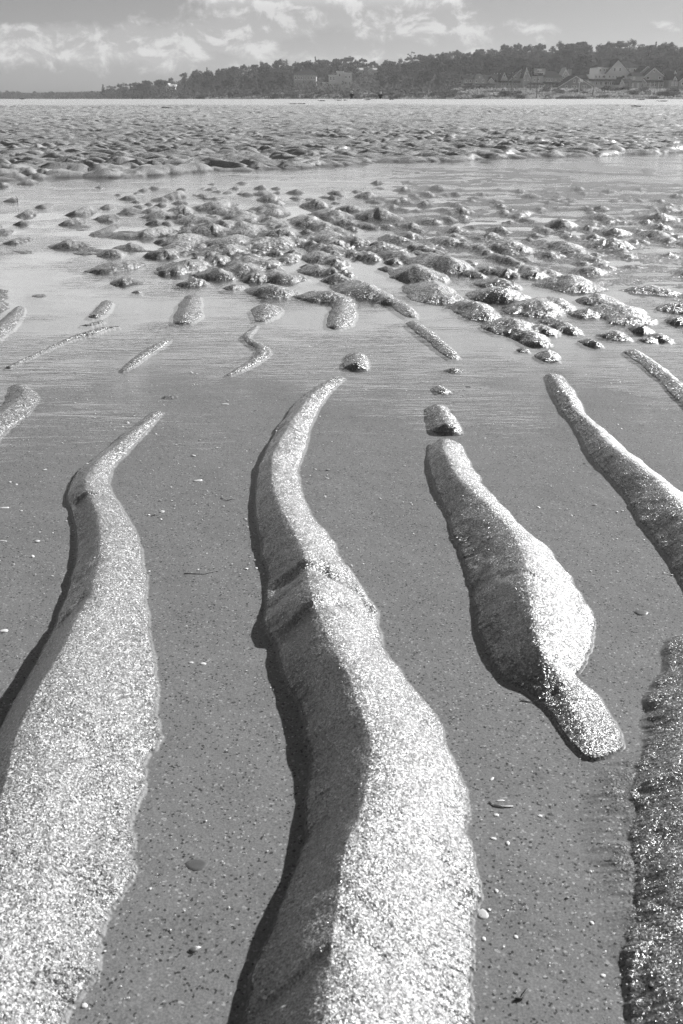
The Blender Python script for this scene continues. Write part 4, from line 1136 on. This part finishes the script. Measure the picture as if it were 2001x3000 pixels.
def person(px, Y, feet_z, head_py, label, spread, step, hair_mat, facing=0.0, hs=1.0):
    x, zt = on_Y(px, head_py, Y)
    k = (zt - feet_z) / 1.76
    e = empty('person', (x, Y, feet_z), facing); e.scale = (k, k, k); tag(e, label, 'person', 'walkers beyond the bank')
    V = [(0, 0, .96), (0, 0, 1.12), (0, .01, 1.30), (0, .0, 1.44), (0, -.01, 1.52), (0, -.02, 1.60), (0, -.015, 1.68), (0, -.01, 1.72)]
    R = [(.15, .11), (.135, .10), (.165, .115), (.10, .08), .055, (.075, .085), (.078, .095), (.05, .06)]
    E = [(i, i + 1) for i in range(7)]
    for s in (-1, 1):
        b = len(V)
        V += [(s * .17, 0, 1.42), (s * (.22 + spread * .10), .03, 1.16), (s * (.23 + spread * .20), -.03, .92), (s * (.235 + spread * .22), -.05, .84)]
        R += [.058, .046, .034, .03]
        E += [(3, b), (b, b + 1), (b + 1, b + 2), (b + 2, b + 3)]
        for q, (fx, fz) in enumerate(((-.05, -.03), (-.03, -.02), (-.01, 0), (.012, .0))):      # fingers
            c = len(V); V += [(s * (.24 + spread * .22) , -.05 + fx, .80 + fz * .3), (s * (.238 + spread * .21), -.055 + fx, .755 + fz)]
            R += [.0095, .007]; E += [(b + 3, c), (c, c + 1)]
        b = len(V)
        V += [(s * .09, 0, .88), (s * .10, -.02 - s * step * .10, .50), (s * .10, .03 - s * step * .20, .09), (s * .11, -.12 - s * step * .20, .035)]
        R += [.088, .058, .04, (.04, .028)]
        E += [(0, b), (b, b + 1), (b + 1, b + 2), (b + 2, b + 3)]
    skin_mesh('body', V, E, R, M_skin, e)
    # shirt with short sleeves
    V = [(0, 0, .90), (0, 0, 1.10), (0, .01, 1.30), (0, 0, 1.43), (0, 0, 1.475)]; R = [(.182, .135), (.16, .125), (.188, .138), (.13, .10), (.07, .065)]; E = [(0, 1), (1, 2), (2, 3), (3, 4)]
    for s in (-1, 1):
        b = len(V); V += [(s * .175, 0, 1.415), (s * (.225 + spread * .08), .025, 1.20)]; R += [.078, .066]; E += [(3, b), (b, b + 1)]
    skin_mesh('shirt', V, E, R, M_darkcloth, e)
    V = [(0, 0, .95)]; R = [(.165, .125)]; E = []
    for s in (-1, 1):
        b = len(V); V += [(s * .09, 0, .86), (s * .10, -.02 - s * step * .10, .50), (s * .10, .03 - s * step * .20, .14)]; R += [.105, .078, .062]; E += [(0, b), (b, b + 1), (b + 1, b + 2)]
    skin_mesh('trousers', V, E, R, M_trouser, e)
    V = [(0, .01, 1.66), (0, .03, 1.72), (0, .0, 1.76), (0, .06, 1.62)]; skin_mesh('hair', V, [(0, 1), (1, 2), (0, 3)], [(.088 * hs, .085), (.092 * hs, .10), (.06, .07), (.07, .05)], hair_mat, e)
    for s in (-1, 1):
        MB().tube([(s * .028, -.112, 1.655), (s * .028, -.102, 1.655)], .009, .009, 6).build('eye', M_darkcloth, e)
    MB().tube([(0, -.10, 1.66), (0, -.128, 1.625), (0, -.10, 1.615)], .010, .014, 6).build('nose', M_skin, e)
    MB().box(-.025, .025, -.108, -.096, 1.578, 1.586).build('mouth', M_trouser, e)
PY_ = 129.0
person(1030.5, PY_, -.22, 266.5, 'walker in dark shirt with pale hair, left of the two on the bank', .15, .6, M_palehair, .4)
person(1115, PY_, -.26, 268.5, 'walker in dark shirt with both arms held out, right of the two', .75, .3, M_greyhair, -.1)
person(1679.5, 292, -.28, 280.5, 'tiny distant walker in a pale top below the wide-gabled house', .2, .5, M_palehair, .4)
person(1686, 293, -.28, 281.5, 'tiny distant walker in dark clothes below the wide-gabled house', .2, .5, M_greyhair, .2)

# ================================================================== SMALL THINGS ON THE SAND
M_weed = simple('dark_seaweed', .02, .6, .5, 40, .4)
M_shell = simple('bleached_shell', .62, .45, .5, 60, .15)
M_stone = simple('dark_stone', .09, .5, .5, 30, .3)
M_stonep = simple('pale_stone', .42, .5, .5, 30, .2)
def clump(px, py, wpx, seed):
    # seaweed lies on the bank; walk out until the sight line meets the sand
    d = ray(px, py); Yq = None
    for yy in np.arange(14, 66, .25):
        t = yy / d[1]
        if CAM_H + d[2] * t <= ground_z(d[0] * t, yy): Yq = yy; break
    if Yq is None: return
    x = d[0] / d[1] * Yq; z = ground_z(x, Yq); w = wpx * CP * Yq / FPX
    r = random.Random(seed); m = MB()
    for i in range(14):
        a = r.uniform(-w / 2, w / 2); b = r.uniform(-.3, .3) * w * .4
        m.tube([(a, b, 0), (a + r.uniform(-.1, .1), b + r.uniform(-.1, .1), r.uniform(.01, .035)), (a + r.uniform(-.2, .2), b + r.uniform(-.2, .2), r.uniform(0, .03))], .012, .006, 5)
    o = m.build('seaweed', M_weed, None, False, (x, Yq, z))
    return o
WEED = [(942, 296, 12, 'dark seaweed clump on the bank top left of the walkers'), (1000, 294.5, 26, 'long dark strand of seaweed between the two walkers on the bank'), (1078, 293, 12, 'small seaweed tuft just right of the second walker'), (870, 305, 50, 'straggling line of weed on the bank left of the walkers'),
        (1880, 293, 14, 'seaweed scrap on the bank top below the white house'), (1940, 297, 20, 'thin seaweed line near the right edge of the bank top'), (1868, 312, 22, 'seaweed clump on the rippled bank at the right'), (1148, 292, 6, 'seaweed speck right of the walkers'), (66, 291, 8, 'dark weed speck on the bank top at far left'), (490, 318, 10, 'dark weed lump in the ripples at left')]
for i, (px, py, w, lab) in enumerate(WEED):
    o = clump(px, py, w, i)
    if o: tag(o, lab, 'seaweed', 'seaweed on the bank')

def on_bed(px, py):
    x, Y = on_z(px, py, -.012); return x, Y, max(ground_z(x, Y), -.02)
def flat_stone(name, px, py, w, l, th, mat, label, rot=0, cat='pebble', seed=0):
    x, Y, z = on_bed(px, py); g = ground_scale(Y); r = random.Random(seed); m = MB(); n = 11
    ring = [(math.cos(2 * PI * i / n) * w * g / 2 * r.uniform(.8, 1.1), math.sin(2 * PI * i / n) * l * g / 2 * r.uniform(.8, 1.1)) for i in range(n)]
    th *= g * .5
    v = [(a, b, 0) for a, b in ring] + [(a * .96, b * .96, th * .6) for a, b in ring] + [(a * .6, b * .6, th) for a, b in ring] + [(0, 0, th * 1.08)]
    f = [(i, (i + 1) % n, n + (i + 1) % n, n + i) for i in range(n)] + [(n + i, n + (i + 1) % n, 2 * n + (i + 1) % n, 2 * n + i) for i in range(n)] + [(2 * n + i, 2 * n + (i + 1) % n, 3 * n) for i in range(n)]
    m.add(v, f); o = m.build(name, mat, None, True, (x, Y, z - th * .1)); o.rotation_euler = (0, 0, rot); tag(o, label, cat)
ITEMS = [('pebble', 576, 2546, 70, 52, 3, M_stone, 'flat dark stone in the left channel, the largest there', .1),
 ('pebble', 568, 2795, 30, 22, 12, M_stone, 'small dark pebble in the lower left channel', .2),
 ('shell', 578, 2789, 22, 12, 7, M_shell, 'white shell chip on the small dark pebble', .3),
 ('shell', 249, 2961, 20, 20, 7, M_shell, 'white shell chip at the foot of the left ridge, bottom', .7),
 ('shell', 384, 2265, 24, 18, 6, M_shell, 'white shell chip at the right edge of the left ridge', .1),
 ('shell', 580, 1417, 30, 14, 6, M_shell, 'white shell in the channel between left and middle ridges', .5),
 ('shell', 658, 1191, 24, 10, 5, M_shell, 'pale shell in open water left of the middle ridge top', .1),
 ('shell', 12, 1497, 34, 12, 5, M_shell, 'bright shell lying at the left edge, upper one', .3), ('shell', 8, 1597, 32, 8, 5, M_shell, 'thin bright shell at the left edge', 0), ('shell', 12, 1860, 28, 20, 6, M_shell, 'bright shell at the left edge, lower one', .4),
 ('pebble', 1413, 2695, 34, 44, 4, M_stonep, 'pale flat patch of shell beside the middle ridge', .2),
 ('shell', 1486, 2487, 13, 18, 6, M_shell, 'round white shell chip, upper one in the right channel', 0), ('shell', 1453, 2628, 12, 16, 6, M_shell, 'round white shell chip above the pale flat patch', 0), ('shell', 1416, 2767, 13, 18, 6, M_shell, 'round white shell chip below the pale flat patch', 0),
 ('shell', 1732, 2721, 13, 16, 6, M_shell, 'white shell chip at the foot of the corner ridge', .3), ('shell', 1764, 2874, 16, 14, 6, M_shell, 'white shell chip bottom right, near the dark fold', .3), ('shell', 1510, 2760, 14, 14, 5, M_shell, 'pale chip in the middle of the right channel', .6),
 ('shell', 1440, 2298, 8, 22, 5, M_shell, 'slim white shell sliver beside the middle ridge', -.6), ('shell', 1453, 2405, 18, 14, 5, M_shell, 'white oval chip under the pale curved strand', .1), ('shell', 1580, 2405, 16, 12, 5, M_shell, 'white oval chip right of the pale curved strand', .1), ('shell', 1443, 2474, 20, 12, 5, M_shell, 'white oblong chip beside the ridge below the strand', -.3),
 ('pebble', 1899, 2937, 24, 20, 12, M_weed, 'black pebble on the corner ridge, bottom right', .4), ('pebble', 1878, 1807, 40, 40, 4, M_stone, 'flat grey stone in the channel right of the third ridge', .1),
 ('pebble', 827, 2008, 24, 18, 6, M_stone, 'small dark pebble just left of the middle ridge', 0), ('shell', 595, 1955, 20, 14, 5, M_shell, 'white chip in the middle of the left channel', 0), ('shell', 560, 1952, 16, 10, 4, M_shell, 'smaller white chip left of another in the left channel', 0), ('shell', 1465, 2362, 26, 9, 4, M_shell, 'thin pale chip right under the curved strand', .1),
 ('pebble', 1372, 1140, 20, 12, 6, M_weed, 'dark pebble in open water right of the small mound', 0), ('pebble', 166, 559, 4, 6, 5, M_weed, 'black speck in the far left channel', 0)]
for i, (nm, px, py, w, l, th, mt, lab, rot) in enumerate(ITEMS):
    flat_stone(nm, px, py, w, l, th, mt, lab, rot, 'shell' if nm == 'shell' else 'pebble', i)
def strand(name, pts, r_, mat, label, cat, z0=.001):
    x0, Y0, zz = on_bed(*pts[0]); P = []
    for p in pts:
        x, Y, z = on_bed(*p); P.append((x - x0, Y - Y0, max(z, -.012) - zz + z0))
    g = ground_scale(Y0); o = MB().tube(P, r_ * g, r_ * g * .6, 7).build(name, mat, None, True, (x0, Y0, zz)); tag(o, label, cat)
strand('sea_grass_blade', [(1432, 2367), (1446, 2377), (1470, 2381), (1502, 2380)], 3.5, M_stonep, 'pale curved grass blade under water right of the middle ridge', 'grass blade')
strand('twig', [(1523, 2068), (1560, 2072), (1612, 2070)], 1.4, M_stone, 'thin dark twig left of the third ridge toe', 'twig')
strand('seaweed', [(1508, 2946), (1526, 2944), (1534, 2926), (1545, 2912)], 5, M_weed, 'dark hooked seaweed piece at the bottom of the right channel', 'seaweed')
strand('twig', [(648, 1470), (664, 1478), (690, 1473)], 1.3, M_stone, 'small dark twig in the channel between left and middle ridges', 'twig')
strand('twig', [(540, 1692), (600, 1694), (640, 1682)], 1.1, M_stone, 'faint long twig lying under the water in the left channel', 'twig')
x, Y = on_z(50, 592); e = empty('stick', (x, Y, -.02)); tag(e, 'thin stick standing upright in the far left channel', 'stick'); g = ground_scale(Y)
MB().tube([(0, 0, 0), (2 * g, 0, 9 * g + .02), (-1 * g, 0, 16 * g + .02)], 1.2 * g, .6 * g, 6).build('stem', M_weed, e)
MB().tube([(0, 0, 5 * g + .02), (-3 * g, 0, 11 * g + .02)], .8 * g, .4 * g, 6).build('side_shoot', M_weed, e)

# countless shell chips over the bed of the channels
r = np.random.default_rng(8)
def chips(n, y0, y1, s0, s1, mat, name, lab, seed):
    r = np.random.default_rng(seed)
    px = r.uniform(-60, 2060, n); py = y0 + (y1 - y0) * r.uniform(0, 1, n)
    V = []; F = []
    for a, b in zip(px, py):
        x, Y = on_z(a, b, -.012); z = ground_z(x, Y)
        if z > .004: continue
        dens = float(fbm(np.array([x * 4]), np.array([Y * 3]), 2, 5)[0])
        if r.uniform() > .55 + dens: continue
        s = r.uniform(s0, s1) ** 1.0 * (1 if r.uniform() > .06 else 2.0); an = r.uniform(0, PI); k = 6; bi = len(V); el = r.uniform(.35, 1)
        c, s_ = math.cos(an), math.sin(an); tl = r.normal(size=2) * .25
        for i in range(k):
            t = 2 * PI * i / k; u, w = math.cos(t) * s, math.sin(t) * s * el
            X_, Y_ = u * c - w * s_, u * s_ + w * c
            V.append((x + X_, Y + Y_, z + .0012 + (X_ * tl[0] + Y_ * tl[1])))
        for i in range(k):
            V.append((V[bi + i][0] * .5 + x * .5, V[bi + i][1] * .5 + Y * .5, V[bi + i][2] * .5 + (z + .0012) * .5 + s * .18))
        F += [(bi + i, bi + (i + 1) % k, bi + k + (i + 1) % k, bi + k + i) for i in range(k)]
        F += [(bi + k, bi + k + 1, bi + k + 2, bi + k + 3), (bi + k, bi + k + 3, bi + k + 4, bi + k + 5)]
    tag(obj(name, mesh_np(name, V, F, mat, True)), lab, None, None, 'stuff')
chips(4500, 1250, 3080, .0004, .0010, M_shell, 'shell_fragments', 'fine white shell fragments scattered in the channels', 1)
chips(1000, 1150, 3080, .0005, .0010, M_stone, 'dark_grit', 'fine dark grit scattered in the channels', 2)
chips(1500, 1000, 1700, .0014, .0030, M_shell, 'shell_fragments', 'white shell fragments in the farther channels', 3)

# ================================================================== AIR
m, t, out = new_mat('sea_haze')
pv = t.n('ShaderNodeVolumePrincipled')
pv.inputs['Color'].default_value = (.9, .9, .9, 1); pv.inputs['Density'].default_value = 0.00024; pv.inputs['Anisotropy'].default_value = .2
t.put(out.inputs['Volume'], pv.outputs[0])
m.cycles.homogeneous_volume = True
xm_ = float(np.abs(co[:, 0]).max()) + 60
hz = MB().box(-xm_, xm_, -8, 1040, -1.6, 36)
o = hz.build('haze', m); tag(o, 'thin sea haze over the beach', None, None, 'stuff')
